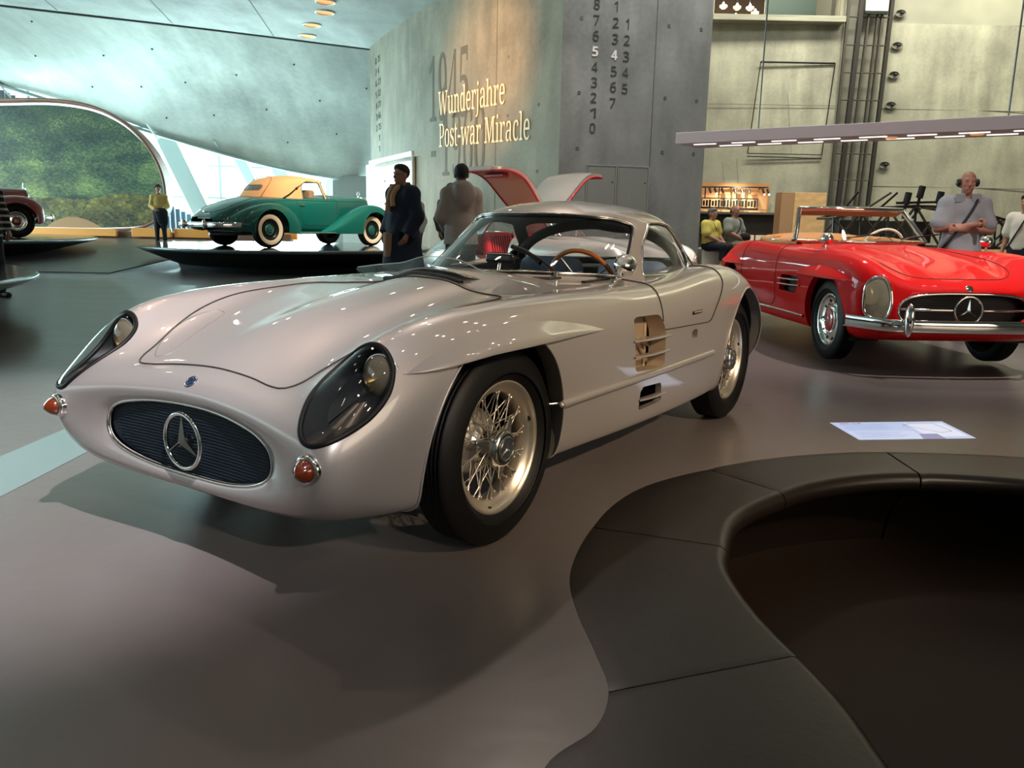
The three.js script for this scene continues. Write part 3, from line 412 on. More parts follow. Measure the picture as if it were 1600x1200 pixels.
  const rk = thing('hanging_rack', 'black hanging rack of small dark parts under the spotlight track', 'rack', [0, 0, -23.4]); mesh('rack_frame', [rod([5.28, 1.88, 0], [6.85, 1.88, 0], .014), box(.85, .05, .1, 5.65, 1.62, 0, .01), box(.85, .05, .1, 6.45, 1.60, 0, .01), ...[5.28, 5.9, 6.1, 6.86].map(x => rod([x, 1.88, 0], [x, 1.62, 0], .012))], M.dark, rk); for (let k = 0; k < 18; k++) mesh('small_part', box(.05, .14 + (k % 3) * .03, .06, 5.34 + k * .085, 1.74, 0, .01), M.black, rk); for (const x of [5.36, 5.75, 6.25, 6.5]) mesh('hanger', rod([x, 1.88, 0], [x, 2.17, 0], .016), M.dark, rk);
  const ct = thing('dark_counter', 'long black counter with grey top under the spotlight track', 'counter', [0, 0, -23.2]); mesh('counter_top', box(3.0, .07, .9, 6.35, 1.47, 0, .01), std(0x5f5d54, .6), ct); mesh('counter_front', box(2.9, .52, .75, 6.4, 1.18, 0, .01), M.black, ct); mesh('counter_leg', box(2.4, .9, .4, 6.4, .46, -.15, .01), std(0x6a675e, .8), ct);
  const cs = thing('display_case', 'low lit glass display case with papers in front of the dark counter', 'display case', [6.75, 0, -22.1]); mesh('case_body', box(2.0, .62, .5, 0, .31, 0, .01), std(0x7d7a66, .8), cs); mesh('case_bed', box(1.9, .02, .45, 0, .66, 0, 0), new THREE.MeshStandardMaterial({ color: 0xd8b04a, emissive: 0xe0b040, emissiveIntensity: .35 }), cs); mesh('paper', [box(.28, .14, .01, -.42, .82, -.05, 0), box(.28, .14, .01, -.10, .82, -.05, 0)], std(0xe8e6dc, .8), cs); mesh('case_glass', box(1.95, .3, .48, 0, .82, 0, .005), M.glass, cs);
  const lt = thing('wall_letters', 'pale letters E M and darker numerals on the back wall beside the wooden cabinet', 'lettering', [0, 0, z + .02]); [['E', 7.48, 1.86, 0xd9d6c8], ['M', 7.72, 1.86, 0xd9d6c8], ['8', 7.50, 1.66, 0x77776c], ['7', 7.50, 1.48, 0x77776c]].forEach(([d, x, y, c]) => { const g = new TextGeometry(d, { font: FB, size: .14, depth: .012, curveSegments: 4 }); mesh('letter', g.translate(x, y, 0), std(c, .7), lt); });
  const cb = thing('wooden_cabinet', 'pale wooden box cabinet standing behind the red roadster', 'cabinet', [7.42, 0, -21.6]); mesh('side_panel', box(.34, 2.0, .5, -.38, 1.0, 0, .005), std(0xb58f68, .6), cb); const wood = std(0xffffff, .5, 0, { map: dataTex(128, (u, v) => { const n = fbm(u * 3, v * 14, 4, 4) * .14; return [.93 + n, .76 + n, .53 + n * .8]; }, true) }); mesh('front_panel', box(.82, 2.0, .5, .2, 1.0, .01, .005), wood, cb);
  // seated visitors' platform and bench
  struct('floor_platform', slab([[3.9, -15.9], [9, -15.9], [9, -19.5], [3.78, -19.5]], 0, .25), floorMat);
  const wb = thing('white_bench', 'white block bench under the seated couple', 'bench', [4.20, .25, -16.75]); mesh('block', box(.80, .42, .5, 0, .21, 0, .04), std(0xc9c6ba, .7), wb); mesh('plinth_gap', box(.74, .03, .44, 0, .012, 0, 0), M.dark, wb);
  // display table with racing-car space frames
  const tb = thing('frame_table', 'long tan-topped display table carrying the black tube frames at right', 'table', [0, 0, 0]); mesh('table_top', box(8.5, .06, 2.0, 9.6, .78, -13.2, .01), std(0xc9935c, .5), tb); mesh('table_base', box(8.2, .74, 1.7, 9.6, .37, -13.2, .01), std(0x3a342e, .7), tb); mesh('table_edge', box(8.5, .10, .04, 9.6, .73, -12.19, .01), std(0x8b8778, .6), tb);
  const frame = (nm, label, x0, len, y0, hh, seed, zc) => { const R = rng(seed), f = thing(nm, label, 'space frame', [0, 0, zc]); const n = 7, lo = [], hi = [], lb = [], hb = []; for (let k = 0; k <= n; k++) { const t = k / n, x = x0 + len * t, e = Math.sin(Math.PI * (.12 + .8 * t)); lo.push([x, y0, .4]); lb.push([x, y0, -.4]); hi.push([x, y0 + hh * (.45 + .55 * e), .34]); hb.push([x, y0 + hh * (.45 + .55 * e), -.34]); } for (let k = 0; k < n; k++) for (const [a, b] of [[lo[k], lo[k + 1]], [hi[k], hi[k + 1]], [lb[k], lb[k + 1]], [hb[k], hb[k + 1]], [lo[k], hi[k + 1]], [hi[k], lo[k + 1]], [lb[k], hb[k + 1]], [lo[k], hi[k]], [hi[k], hb[k]], [lo[k], lb[k]], [hi[k], hb[k + 1]]]) mesh('frame_tube', rod(a, b, .020, .020, 6), M.blackGloss, f); return { f, hi, hb }; };
  const A = frame('space_frame', 'black tube space frame behind the roadster windscreen', 4.9, 2.9, .86, .62, 3, -13.0); for (const [x, a, b] of [[5.5, -.16, .26], [5.75, .1, .28], [6.0, -.05, .22]]) mesh('frame_tube', rod([x - .4, 1.3, 0], [x + a, 1.68, .1], .018, .018, 6), M.blackGloss, A.f);
  for (const [x, h] of [[6.05, 1.68], [6.25, 1.78], [6.55, 1.70]]) { mesh('spring_unit', [rod([x, h - .18, .2], [x + .03, h, .2], .05, .05, 10), rod([x - .02, h - .4, .2], [x, h - .18, .2], .022, .022, 6)], M.black, A.f); } mesh('frame_tube', rod([5.9, 1.52, .2], [6.62, 1.55, .2], .02), M.blackGloss, A.f);
  const B = frame('space_frame', 'black tube space frame beside the man with crossed arms', 7.9, 3.5, .86, .60, 9, -13.3); mesh('dark_panel', [box(.9, .36, .02, 8.5, 1.1, -.3, .004), box(1.3, .34, .02, 10.1, 1.15, -.3, .004)], M.black, B.f); mesh('dark_panel', box(1.5, .34, .02, 6.0, 1.08, -.3, .004), M.black, A.f);
}
// ------------------------------------------------------------------ hanging light bar
{
  const a = V(2.52, 2.46, -13.25), b = V(9.2, 2.46, -8.35), d = b.clone().sub(a), L = d.length(), bar = thing('light_bar', 'long suspended pinkish grey light bar with strip lamps on its underside', 'lamp', [(a.x + b.x) / 2, 2.46, (a.z + b.z) / 2], Math.atan2(-d.z, d.x));
  mesh('beam', box(L, .17, .85, 0, 0, -.4, .008), std(0xd2c1c6, .55), bar);
  for (let k = 0; k < 13; k++) for (const [zz, o] of [[-.16, 0], [-.52, .28]]) { const x = -L / 2 + .42 + k * .62 + o; if (x < L / 2 - .2) mesh('strip_lamp', box(.36, .012, .05, x, -.09, zz, .004), new THREE.MeshStandardMaterial({ color: 0xffffff, emissive: 0xfff6ea, emissiveIntensity: 1.6 }), bar); }
  for (let k = 0; k < 5; k++) mesh('round_spot', lathe([[.001, .0], [.07, 0], [.085, .01], [.085, .03]], 24).translate(-L / 2 + 3.1 + k * 1.05, -.105, -.34), new THREE.MeshStandardMaterial({ color: 0xd8a878, emissive: 0xffb070, emissiveIntensity: .5 }), bar);
  for (const x of [-2.9, .35, 3.2]) mesh('hanging_cable', rod([x, .08, -.2], [x, 10, -.2], .012), M.steel, bar);
  const c = a.clone().lerp(b, .5); areaLight(new THREE.Color(1, .95, .88), 1.5, 7.5, .4, [c.x - .1, 2.35, c.z - .25], [c.x - .1, 0, c.z - .26]);
}
// ------------------------------------------------------------------ ceiling lamps
{
  const ring = std(0xe6dccb, .5), glow = new THREE.MeshStandardMaterial({ color: 0xffb273, emissive: 0xff9a50, emissiveIntensity: .55 });
  const lampAt = (x, z, label, group) => { const l = thing('ceiling_lamp', label, 'lamp', [x, CH, z], 0, group); mesh('reflector', lathe([[.001, -.008], [.18, -.010], [.2, -.02]], 28), glow, l); mesh('lamp_ring', new THREE.TorusGeometry(.225, .025, 8, 36).rotateX(Math.PI / 2).translate(0, -.012, 0), ring, l); return l; };
  [[-4.55, -20.25], [-4.80, -21.25], [-5.45, -22.6], [-5.9, -23.9]].forEach(([x, z], i) => lampAt(x, z, ['round orange ceiling lamp cut by the top edge of the picture', 'second round orange ceiling lamp from the top', 'third round orange ceiling lamp from the top', 'lowest and farthest of the round orange ceiling lamps'][i], 'round ceiling lamps'));
  // narrow-beam lamps over the cars, outside the picture: seen as sparkles in the paint
  const cap = new THREE.MeshStandardMaterial({ color: 0xffffff, emissive: 0xfff3e4, emissiveIntensity: 38 });
  let n = 0; for (let i = 0; i < 6; i++) for (let k = 0; k < 5; k++) { const x = -4.4 + i * 1.75 + (k % 2) * .5, z = 1.6 - k * 2.05, l = thing('spot_lamp', 'small bright ceiling spot lamp above the cars', 'lamp', [x, 5.6, z], 0, 'spot lamps above the cars'); mesh('lamp_body', lathe([[.082, 0], [.09, .02], [.09, .2], [.02, .24], [.02, .5]], 16), M.dark, l); mesh('lamp_lens', lathe([[.001, -.004], [.078, -.004], [.082, .004]], 16), cap, l); n++; }
  [[-7.2, -11.4], [-5.4, -12.6], [-3.4, -12.0], [-1.4, -13.0], [-6.2, -13.6], [-2.4, -14.0], [3.6, -4.6], [4.6, -5.6], [3.4, -6.6], [5.4, -7.4], [4.4, -8.0]].forEach(([x, z]) => { const l = thing('spot_lamp', 'small bright ceiling spot lamp above the cars', 'lamp', [x, 5.6, z], 0, 'spot lamps above the cars'); mesh('lamp_body', lathe([[.082, 0], [.09, .02], [.09, .2], [.02, .24], [.02, .5]], 16), M.dark, l); mesh('lamp_lens', lathe([[.001, -.004], [.078, -.004], [.082, .004]], 16), cap, l); });
}
{ // unseen glowing panel added as fill light beyond the right edge of the picture
  const w = thing('fill_light_panel', 'tall warm fill light panel added unseen beyond the right edge of the picture', 'fill light panel', [7.3, 0, 1.66], Math.atan2(-6.8, -5.4)); mesh('fill_panel', box(4.4, 2.4, .06, 0, 1.9, -.04, .01), new THREE.MeshStandardMaterial({ color: 0xffe6c8, emissive: 0xffdcb4, emissiveIntensity: .9 }), w); mesh('panel_frame', box(4.6, 3.2, .10, 0, 1.6, -.14, .01), M.dark, w);
}
// ------------------------------------------------------------------ round plinths
{
  const topM = phy(0x1f2427, .16, 0, { clearcoat: .5, clearcoatRoughness: .08 }), rimM = std(0x6d7678, .3, .6), under = std(0x10161b, .45);
  const plinth = (label, x, z, R, H, r0) => { const p = thing('round_plinth', label, 'plinth', [x, 0, z]); mesh('top_plate', lathe([[.001, H], [R - .03, H], [R, H - .02]].reverse(), 96), topM, p); mesh('rim', lathe([[R, H - .02], [R + .01, H - .045], [R - .02, H - .07]].reverse(), 96), rimM, p); mesh('cone', lathe([[R - .02, H - .07], [r0 + .1, .16], [r0, .12]].reverse(), 96), under, p); mesh('foot', lathe([[r0, .12], [r0 - .05, .0]].reverse(), 96), std(0x2a3236, .4, .3), p); };
  plinth('wide dark round plinth under the green cabriolet', -5.05, -18.3, 3.12, .5, 2.35); plinth('dark round plinth under the red car at the left edge', -13.75, -18.3, 3.9, .55, 2.5); plinth('nearest dark plinth, cut by the left edge of the picture', -8.0, -7.0, 3.35, .5, 2.3);
}
// cabin of the coupe: levels from the base up to the roof, each from front centre round the side to rear centre
const CABIN_ROWS = [
  [[-.70, .87, 0], [-.75, .865, .18], [-.88, .855, .36], [-1.10, .845, .52], [-1.32, .84, .605], [-1.7, .845, .635], [-2.05, .865, .615], [-2.4, .87, .52], [-2.75, .85, .36], [-3.0, .81, .18], [-3.08, .80, 0]],
  [[-.86, .96, 0], [-.90, .957, .17], [-1.01, .95, .335], [-1.19, .945, .478], [-1.38, .94, .565], [-1.72, .945, .598], [-2.0, .955, .575], [-2.28, .955, .47], [-2.55, .94, .32], [-2.75, .92, .16], [-2.82, .915, 0]],
  [[-1.060, 1.060, 0.000], [-1.090, 1.057, 0.165], [-1.170, 1.050, 0.318], [-1.300, 1.043, 0.443], [-1.460, 1.040, 0.526], [-1.730, 1.045, 0.553], [-1.970, 1.050, 0.533], [-2.200, 1.045, 0.438], [-2.400, 1.035, 0.298], [-2.530, 1.025, 0.155], [-2.580, 1.020, 0.000]],
  [[-1.240, 1.150, 0.000], [-1.260, 1.147, 0.160], [-1.320, 1.140, 0.301], [-1.420, 1.130, 0.408], [-1.540, 1.127, 0.478], [-1.750, 1.132, 0.498], [-1.950, 1.133, 0.478], [-2.120, 1.127, 0.386], [-2.260, 1.115, 0.266], [-2.360, 1.108, 0.138], [-2.400, 1.105, 0.000]],
  [[-1.360, 1.199, 0.000], [-1.375, 1.197, 0.136], [-1.420, 1.191, 0.252], [-1.500, 1.184, 0.332], [-1.600, 1.182, 0.384], [-1.770, 1.184, 0.398], [-1.930, 1.184, 0.379], [-2.050, 1.177, 0.302], [-2.150, 1.169, 0.210], [-2.220, 1.164, 0.105], [-2.240, 1.162, 0.000]],
  [[-1.500, 1.228, 0.000], [-1.510, 1.227, 0.090], [-1.540, 1.224, 0.160], [-1.600, 1.220, 0.210], [-1.670, 1.219, 0.235], [-1.780, 1.219, 0.240], [-1.890, 1.218, 0.230], [-1.970, 1.214, 0.180], [-2.030, 1.211, 0.120], [-2.060, 1.209, 0.060], [-2.070, 1.208, 0.000]],
  [[-1.680, 1.239, 0.000], [-1.685, 1.239, 0.030], [-1.700, 1.238, 0.055], [-1.720, 1.237, 0.070], [-1.750, 1.237, 0.075], [-1.790, 1.237, 0.075], [-1.830, 1.236, 0.070], [-1.860, 1.235, 0.055], [-1.880, 1.234, 0.040], [-1.890, 1.234, 0.020], [-1.890, 1.234, 0.000]],
  [[-1.780, 1.241, 0.000], [-1.780, 1.241, 0.001], [-1.781, 1.241, 0.001], [-1.782, 1.241, 0.002], [-1.784, 1.241, 0.002], [-1.786, 1.241, 0.002], [-1.788, 1.241, 0.002], [-1.790, 1.241, 0.001], [-1.790, 1.241, 0.001], [-1.790, 1.241, 0.001], [-1.790, 1.241, 0.000]],
];
// ------------------------------------------------------------------ the silver racing coupe
// stations run from the grille mouth to the tail; each is [x, y, z] from bottom centre round to top centre
const HERO_ROWS = (() => {
  const ring = (x, o) => o.map(([y, z]) => [x, y, z]);
  const N0 = [[.722, .300, 0], [.728, .306, .185], [.742, .338, .333], [.744, .371, .402], [.743, .41, .418], [.742, .448, .408], [.741, .473, .382], [.738, .493, .34], [.732, .507, .272], [.725, .518, .195], [.718, .523, .1], [.716, .525, 0]];
  const N1 = [[.735, .290, 0], [.742, .297, .19], [.757, .327, .345], [.759, .368, .415], [.758, .41, .433], [.757, .452, .422], [.756, .478, .392], [.753, .499, .347], [.748, .515, .28], [.740, .526, .2], [.731, .532, .1], [.729, .534, 0]];
  const N2 = [[.738, .262, 0], [.745, .268, .2], [.768, .300, .39], [.782, .352, .485], [.785, .41, .515], [.785, .455, .505], [.783, .492, .475], [.778, .522, .425], [.766, .545, .34], [.752, .558, .24], [.738, .564, .12], [.735, .566, 0]];
  const N3 = [[.715, .243, 0], [.728, .248, .27], [.765, .278, .48], [.792, .345, .585], [.803, .425, .622], [.803, .470, .628], [.800, .505, .618], [.790, .535, .575], [.768, .563, .48], [.742, .582, .35], [.722, .590, .18], [.717, .592, 0]];
  const N4 = [[.66, .235, 0], [.68, .238, .36], [.715, .265, .58], [.755, .345, .675], [.775, .44, .695], [.77, .50, .694], [.758, .548, .675], [.735, .588, .628], [.715, .606, .54], [.690, .606, .42], [.685, .611, .21], [.684, .616, 0]];
  return [N0, N1, N2, N3, N4,
    ring(.62, [[.225, 0], [.225, .42], [.255, .625], [.345, .706], [.46, .735], [.545, .735], [.625, .712], [.698, .652], [.695, .565], [.638, .44], [.632, .22], [.64, 0]]).map((p, j) => [j > 8 ? .60 : .62, p[1], p[2]]),
    ring(.46, [[.215, 0], [.215, .42], [.23, .65], [.31, .722], [.48, .752], [.585, .756], [.695, .735], [.785, .655], [.775, .56], [.698, .445], [.69, .22], [.695, 0]]),
    ring(.25, [[.205, 0], [.205, .42], [.225, .67], [.30, .737], [.49, .762], [.62, .770], [.742, .750], [.822, .655], [.808, .555], [.752, .45], [.75, .22], [.752, 0]]),
    ring(0, [[.2, 0], [.2, .42], [.22, .68], [.29, .742], [.49, .765], [.63, .776], [.758, .757], [.838, .66], [.828, .56], [.80, .45], [.802, .22], [.805, 0]]),
    ring(-.35, [[.2, 0], [.2, .42], [.225, .685], [.275, .748], [.47, .768], [.62, .780], [.752, .768], [.842, .675], [.842, .575], [.838, .455], [.848, .22], [.855, 0]]),
    ring(-.75, [[.2, 0], [.2, .44], [.225, .71], [.265, .777], [.465, .796], [.62, .802], [.748, .79], [.840, .705], [.852, .60], [.862, .46], [.878, .22], [.886, 0]]),
    ring(-1.2, [[.2, 0], [.2, .46], [.225, .735], [.26, .80], [.465, .822], [.62, .828], [.748, .812], [.832, .74], [.855, .65], [.868, .5], [.885, .24], [.892, 0]]),
    ring(-1.6, [[.2, 0], [.2, .46], [.225, .745], [.265, .812], [.465, .838], [.63, .842], [.762, .825], [.848, .755], [.866, .66], [.876, .5], [.89, .24], [.894, 0]]),
    ring(-2.0, [[.2, 0], [.2, .46], [.23, .74], [.28, .825], [.475, .856], [.655, .858], [.80, .835], [.888, .755], [.903, .65], [.898, .5], [.90, .24], [.90, 0]]),
    ring(-2.37, [[.21, 0], [.21, .46], [.24, .68], [.33, .815], [.49, .864], [.66, .860], [.80, .82], [.878, .735], [.895, .63], [.893, .48], [.90, .22], [.902, 0]]),
    ring(-2.75, [[.23, 0], [.23, .42], [.26, .64], [.34, .765], [.48, .812], [.61, .805], [.72, .76], [.795, .67], [.815, .56], [.82, .42], [.835, .2], [.84, 0]]),
    ring(-3.1, [[.29, 0], [.29, .36], [.315, .54], [.37, .64], [.46, .675], [.54, .665], [.61, .63], [.665, .56], [.69, .46], [.705, .34], [.72, .17], [.725, 0]]),
    ring(-3.38, [[.40, 0], [.40, .22], [.41, .34], [.43, .41], [.47, .43], [.51, .42], [.55, .39], [.575, .34], [.585, .28], [.595, .2], [.60, .1], [.60, 0]]),
    ring(-3.5, [[.48, 0], [.48, .06], [.481, .1], [.484, .12], [.49, .13], [.496, .12], [.5, .11], [.503, .1], [.505, .08], [.507, .06], [.508, .03], [.508, 0]]),
  ];
})();
const smooth = (a, b, x) => { const t = Math.min(1, Math.max(0, (x - a) / (b - a))); return t * t * (3 - 2 * t); };
const silver = phy(0xa49e9a, .40, .5, { clearcoat: 1, clearcoatRoughness: .035 });
function makeTyre(R, W, r) {             // axis along z, outer face at +z
  const h = W / 2, p = [[r - .004, -h * .62], [r + .012, -h * .78], [r + .045, -h * .98], [R - .07, -h * 1.02], [R - .03, -h * .93], [R - .010, -h * .76]];
  for (let k = -3; k <= 3; k++) { const z = k * h * .2; p.push([R - .001, z - h * .07], [R, z], [R - .001, z + h * .07]); if (k < 3) p.push([R - .006, z + h * .085], [R - .006, z + h * .115]); }
  p.push([R - .010, h * .76], [R - .03, h * .93], [R - .07, h * 1.02], [R - .076, h * 1.035], [R - .082, h * 1.02], [r + .045, h * .98], [r + .03, h * .93], [r + .012, h * .78], [r - .004, h * .62]);
  return lathe(p, 72).rotateX(Math.PI / 2);
}
// wire-spoked wheel; outer face at +z, hub centre at the origin of the group
function wireWheel(R, W, r) {
  const w = new THREE.Group(); w.name = 'wheel';
  const h = W / 2, rimM = std(0xcfc4b2, .3, .85), spokeM = std(0xd6cdbf, .28, .9);
  mesh('tyre', makeTyre(R, W, r), M.rubber, w);
  mesh('rim', lathe([[r + .004, h * .60], [r + .010, h * .66], [r + .006, h * .74], [r - .002, h * .73], [r - .012, h * .62], [r - .018, h * .45], [r - .034, h * .38], [r - .042, h * .1], [r - .04, -h * .35], [r - .016, -h * .5], [r, -h * .66], [r + .006, -h * .66]], 72).rotateX(Math.PI / 2), rimM, w);
  const slot = ell(.004, .010, .006, r - .016, 0, h * .55, 10, 8); for (let k = 0; k < 3; k++) mesh('rim_slot', slot, M.black, w).rotation.z = k * 2.1 + .3;
  mesh('hub', lathe([[.001, h * .78], [.034, h * .78], [.046, h * .6], [.05, h * .45], [.047, h * .3], [.05, 0], [.052, -h * .2], [.07, -h * .32], [.074, -h * .5], [.074, -h * 1.2]], 40).rotateX(Math.PI / 2), M.chromeSoft, w);
  mesh('brake_drum', lathe([[.001, -h * .30], [.075, -h * .32], [.105, -h * .5], [.125, -h * .85], [.125, -h * 1.4]], 40).rotateX(Math.PI / 2), std(0xa8a196, .35, .7), w);
  const sp = (a0, a1, z0, z1, r0, r1) => [join([rod([Math.cos(a0) * r0, Math.sin(a0) * r0, z0], [Math.cos(a1) * r1, Math.sin(a1) * r1, z1], .0022, .0022, 5), ell(.0055, .0055, .0055, Math.cos(a1) * (r1 - .004), Math.sin(a1) * (r1 - .004), z1, 8, 6)])];
  const A = sp(0, .62, h * .42, h * .32, .05, r - .036)[0], B = sp(0, -.62, h * .36, h * .26, .05, r - .036)[0], C = sp(0, .34, -h * .34, h * .04, .072, r - .042)[0], D = sp(0, -.34, -h * .42, -h * .04, .072, r - .042)[0];
  for (const [g, n, o] of [[A, 14, 0], [B, 14, .22], [C, 14, .1], [D, 14, .32]]) for (let k = 0; k < n; k++) { const m = mesh('spoke', g, spokeM, w); m.rotation.z = o + k / n * Math.PI * 2; }
  const ko = []; for (let k = 0; k < 3; k++) { const e = extrude(shapeOf([[-.019, .045], [.019, .045], [.012, .105], [.005, .128], [-.005, .128], [-.012, .105]], .007), .009, .003); e.rotateX(-.30).translate(0, 0, h * .80).rotateZ(k * 2.0944 - .82); ko.push(e); }
  ko.push(lathe([[.001, h * 1.0], [.052, h * 1.0], [.058, h * .98], [.064, h * .92], [.066, h * .8], [.07, h * .70]].reverse(), 48).rotateX(Math.PI / 2)); mesh('knock_off_nut', ko, M.chromeSoft, w);
  mesh('cap_disc', lathe([[.001, h * 1.03], [.042, h * 1.03], [.046, h * 1.0]].reverse(), 40).rotateX(Math.PI / 2), std(0x6b6d70, .3, .8), w);
  const st = mesh('star_emblem', starGeo(.042, .006, .12), M.chrome, w); st.position.z = h * 1.045;
  return w;
}
function buildHero() {
  const car = thing('racing_coupe', 'large silver racing coupe with covered oval grille, teardrop headlights and wire wheels in the foreground', 'car', [-.6394, 0, -3.1085], -(Math.PI / 2 + .5741));
  const move = p => {                                     // power bulge over the engine and its falling flanks
    let [x, y, z] = p; if (y > .5 && Math.abs(z) < .5) { const k = smooth(.60, .15, x) * smooth(-1.0, -.6, x); const e = Math.exp(-(((z + .08) / .20) ** 4)); y += .030 * k * e; }
    return [x, y, z];
  };
  const body = loft(HERO_ROWS, 14, 9, { move });
  const cyl = (cx, cy, r, z0) => (x, y, z) => Math.max(Math.hypot(x - cx, y - cy) - r, z0 - Math.abs(z));
  let g = body; const loops = {};
  const cutAway = (f, key) => { const s = split(g, f); loops[key] = s.loops; g = s.pos; return s.neg; };
  // wheel openings
  const archF = cyl(.045, .365, .405, .5), archR = cyl(-2.36, .365, .41, .55);
  cutAway(archF, 'front'); cutAway(archR, 'rear');
  // cockpit opening under the cabin
  const pit = polyDist(soft([[-.98, 0], [-1.05, .30], [-1.32, .50], [-1.9, .52], [-2.3, .44], [-2.6, .2], [-2.65, 0], [-2.6, -.2], [-2.3, -.44], [-1.9, -.52], [-1.32, -.50], [-1.05, -.30]]));
  cutAway((x, y, z) => Math.max(pit(x, z), .6 - y), 'pit');
  // headlights: outline in the plane seen from ahead and outside
  const LAMP = soft([[.634, .762], [.667, .746], [.699, .709], [.715, .671], [.722, .635], [.721, .60], [.714, .571], [.691, .538], [.659, .521], [.63, .516], [.600, .524], [.570, .553], [.545, .588], [.523, .625], [.513, .66], [.533, .71], [.572, .748], [.602, .761]]);
  // side vents, small square hole
  const vent1 = polyDist(roundPoly([[-.875, .733], [-1.13, .727], [-1.185, .653], [-1.20, .478], [-.913, .49]], .03)), vent2 = polyDist(roundPoly([[-.985, .412], [-1.19, .405], [-1.215, .312], [-.985, .305]], .015)), sq = polyDist(roundPoly([[-1.49, .622], [-1.56, .619], [-1.562, .576], [-1.495, .58]], .008));
  cutAway((x, y, z) => Math.max(vent1(x, y), .5 - Math.abs(z)), 'vent1'); cutAway((x, y, z) => Math.max(vent2(x, y), .5 - Math.abs(z)), 'vent2'); cutAway((x, y, z) => Math.max(sq(x, y), .5 - Math.abs(z)), 'sq');
  const lampF = polyDist(LAMP); cutAway((x, y, z) => Math.max(lampF(Math.abs(z), y), .42 - x), 'lamp');
  // hood, doors
  const hood = polyDist(soft([[.618, 0], [.630, .2], [.652, .31], [.652, .365], [.615, .40], [.55, .418], [.44, .458], [.30, .50], [.10, .53], [-.12, .53], [-.27, .52], [-.325, .49], [-.345, .40], [-.368, .2], [-.375, 0], [-.368, -.2], [-.345, -.40], [-.325, -.49], [-.27, -.52], [-.12, -.53], [.10, -.53], [.30, -.50], [.44, -.458], [.55, -.418], [.615, -.40], [.652, -.365], [.652, -.31], [.630, -.2]], true, 140));
  const hoodF = (x, y, z) => Math.max(hood(x, z), .5 - y);
  const door = polyDist(roundPoly([[-1.30, .95], [-1.22, .84], [-1.165, .76], [-1.15, .653], [-1.72, .642], [-1.80, .715], [-1.98, .843], [-2.04, .95]], .035));
  const doorF = (x, y, z) => Math.max(door(x, y), .5 - Math.abs(z));
  let s = split(g, hoodF), G = .0013;
  const hoodGeo = split(s.neg, (x, y, z) => hoodF(x, y, z) + G).neg; const hoodLoops = s.loops; g = split(s.pos, (x, y, z) => hoodF(x, y, z) - G).pos;
  s = split(g, doorF); const doorGeo = split(s.neg, (x, y, z) => doorF(x, y, z) + G).neg, doorLoops = s.loops; g = split(s.pos, (x, y, z) => doorF(x, y, z) - G).pos;
  mesh('body', g, silver, car);
  mesh('hood', hoodGeo, silver, car);
  for (const sgn of [-1, 1]) mesh('door', split(doorGeo, (x, y, z) => -z * sgn).neg, silver, car);
  mesh('panel_gap_shade', join([...hoodLoops, ...doorLoops].map(L => edgeTube(L, .0024, -.0024, 6))), std(0x26241f, .8), car);  // dark tubes painted in for the shade inside hood and door gaps
  // turned-in edges of the openings
  const lips = [];
  for (const L of loops.front) lips.push(flange(L, p => V(p.x + (p.x - .045) * .02, p.y + .002, p.z - Math.sign(p.z) * .07)), edgeTube(L, .0045, -.002));
  for (const L of loops.rear) lips.push(flange(L, p => V(p.x, p.y, p.z - Math.sign(p.z) * .06)), edgeTube(L, .0045, -.002));
  for (const L of loops.vent1) mesh('warm_lit_vent_recess', flange(L, p => V(p.x + .02, p.y, p.z - Math.sign(p.z) * .075)), std(0xa9967e, .45, .5), car);  // warm light on the silver recess is put into this tan colour
  for (const L of [...loops.vent2, ...loops.sq]) lips.push(flange(L, p => V(p.x, p.y, p.z - Math.sign(p.z) * .03)));
  mesh('edge_flange', lips, silver, car);
  // wheel housings and under-tray
  for (const [cx, r] of [[.045, .398], [-2.36, .402]]) for (const sg of [-1, 1]) { mesh('wheel_housing', split(join([new THREE.CylinderGeometry(r, r, .22, 40, 1, true).rotateX(Math.PI / 2).translate(cx, .35, sg * .58), new THREE.CircleGeometry(r, 40).translate(cx, .35, sg * .47)]), (x, y, z) => .21 - y).neg, std(0x17130f, .7), car); }
  mesh('floor_pan', [box(3.6, .02, 1.1, -1.35, .225, 0, 0)], M.black, car);

  // grille: dark mesh behind a bright rim, star in a ring
  const mouth = []; for (let k = 0; k < 96; k++) { const v = k / 96 * 22; mouth.push(V(...body.at(.55, v))); } mouth.closed = true;
  mesh('grille_rim', new THREE.TubeGeometry(new THREE.CatmullRomCurve3(mouth, true), 140, .006, 8, true), M.chromeSoft, car);
  const gp = [], gi = [], inner = mouth.map(p => V(.716 + p.z * p.z * .10, .41 + (p.y - .41) * .99, p.z * .99)); inner.forEach(p => gp.push(p.x, p.y, p.z)); const nm = inner.length;
  for (let r = 1; r <= 12; r++) inner.forEach(p => { const k = 1 - r / 12; gp.push(.716 + (p.z * k) ** 2 * .10, .41 + (p.y - .41) * k, p.z * k); });
  for (let r = 0; r < 12; r++) for (let k = 0; k < nm; k++) { const a = r * nm + k, b = r * nm + (k + 1) % nm; gi.push(a, a + nm, b, b, a + nm, b + nm); }
  const gg = new THREE.BufferGeometry(); gg.setAttribute('position', new THREE.Float32BufferAttribute(gp, 3)); gg.setIndex(gi); gg.computeVertexNormals();
  const guv = []; for (let i = 0; i < gp.length; i += 3) guv.push(gp[i + 2], gp[i + 1]); gg.setAttribute('uv', new THREE.Float32BufferAttribute(guv, 2));
  const meshTex = dataTex(64, (u, v) => ((Math.sin(u * Math.PI * 8) * Math.sin(v * Math.PI * 8)) > .0 ? .9 : .2)); const grM = std(0x1a2732, .5, .4, { bumpMap: meshTex, bumpScale: .002, side: THREE.DoubleSide }); meshTex.repeat.set(34, 34);
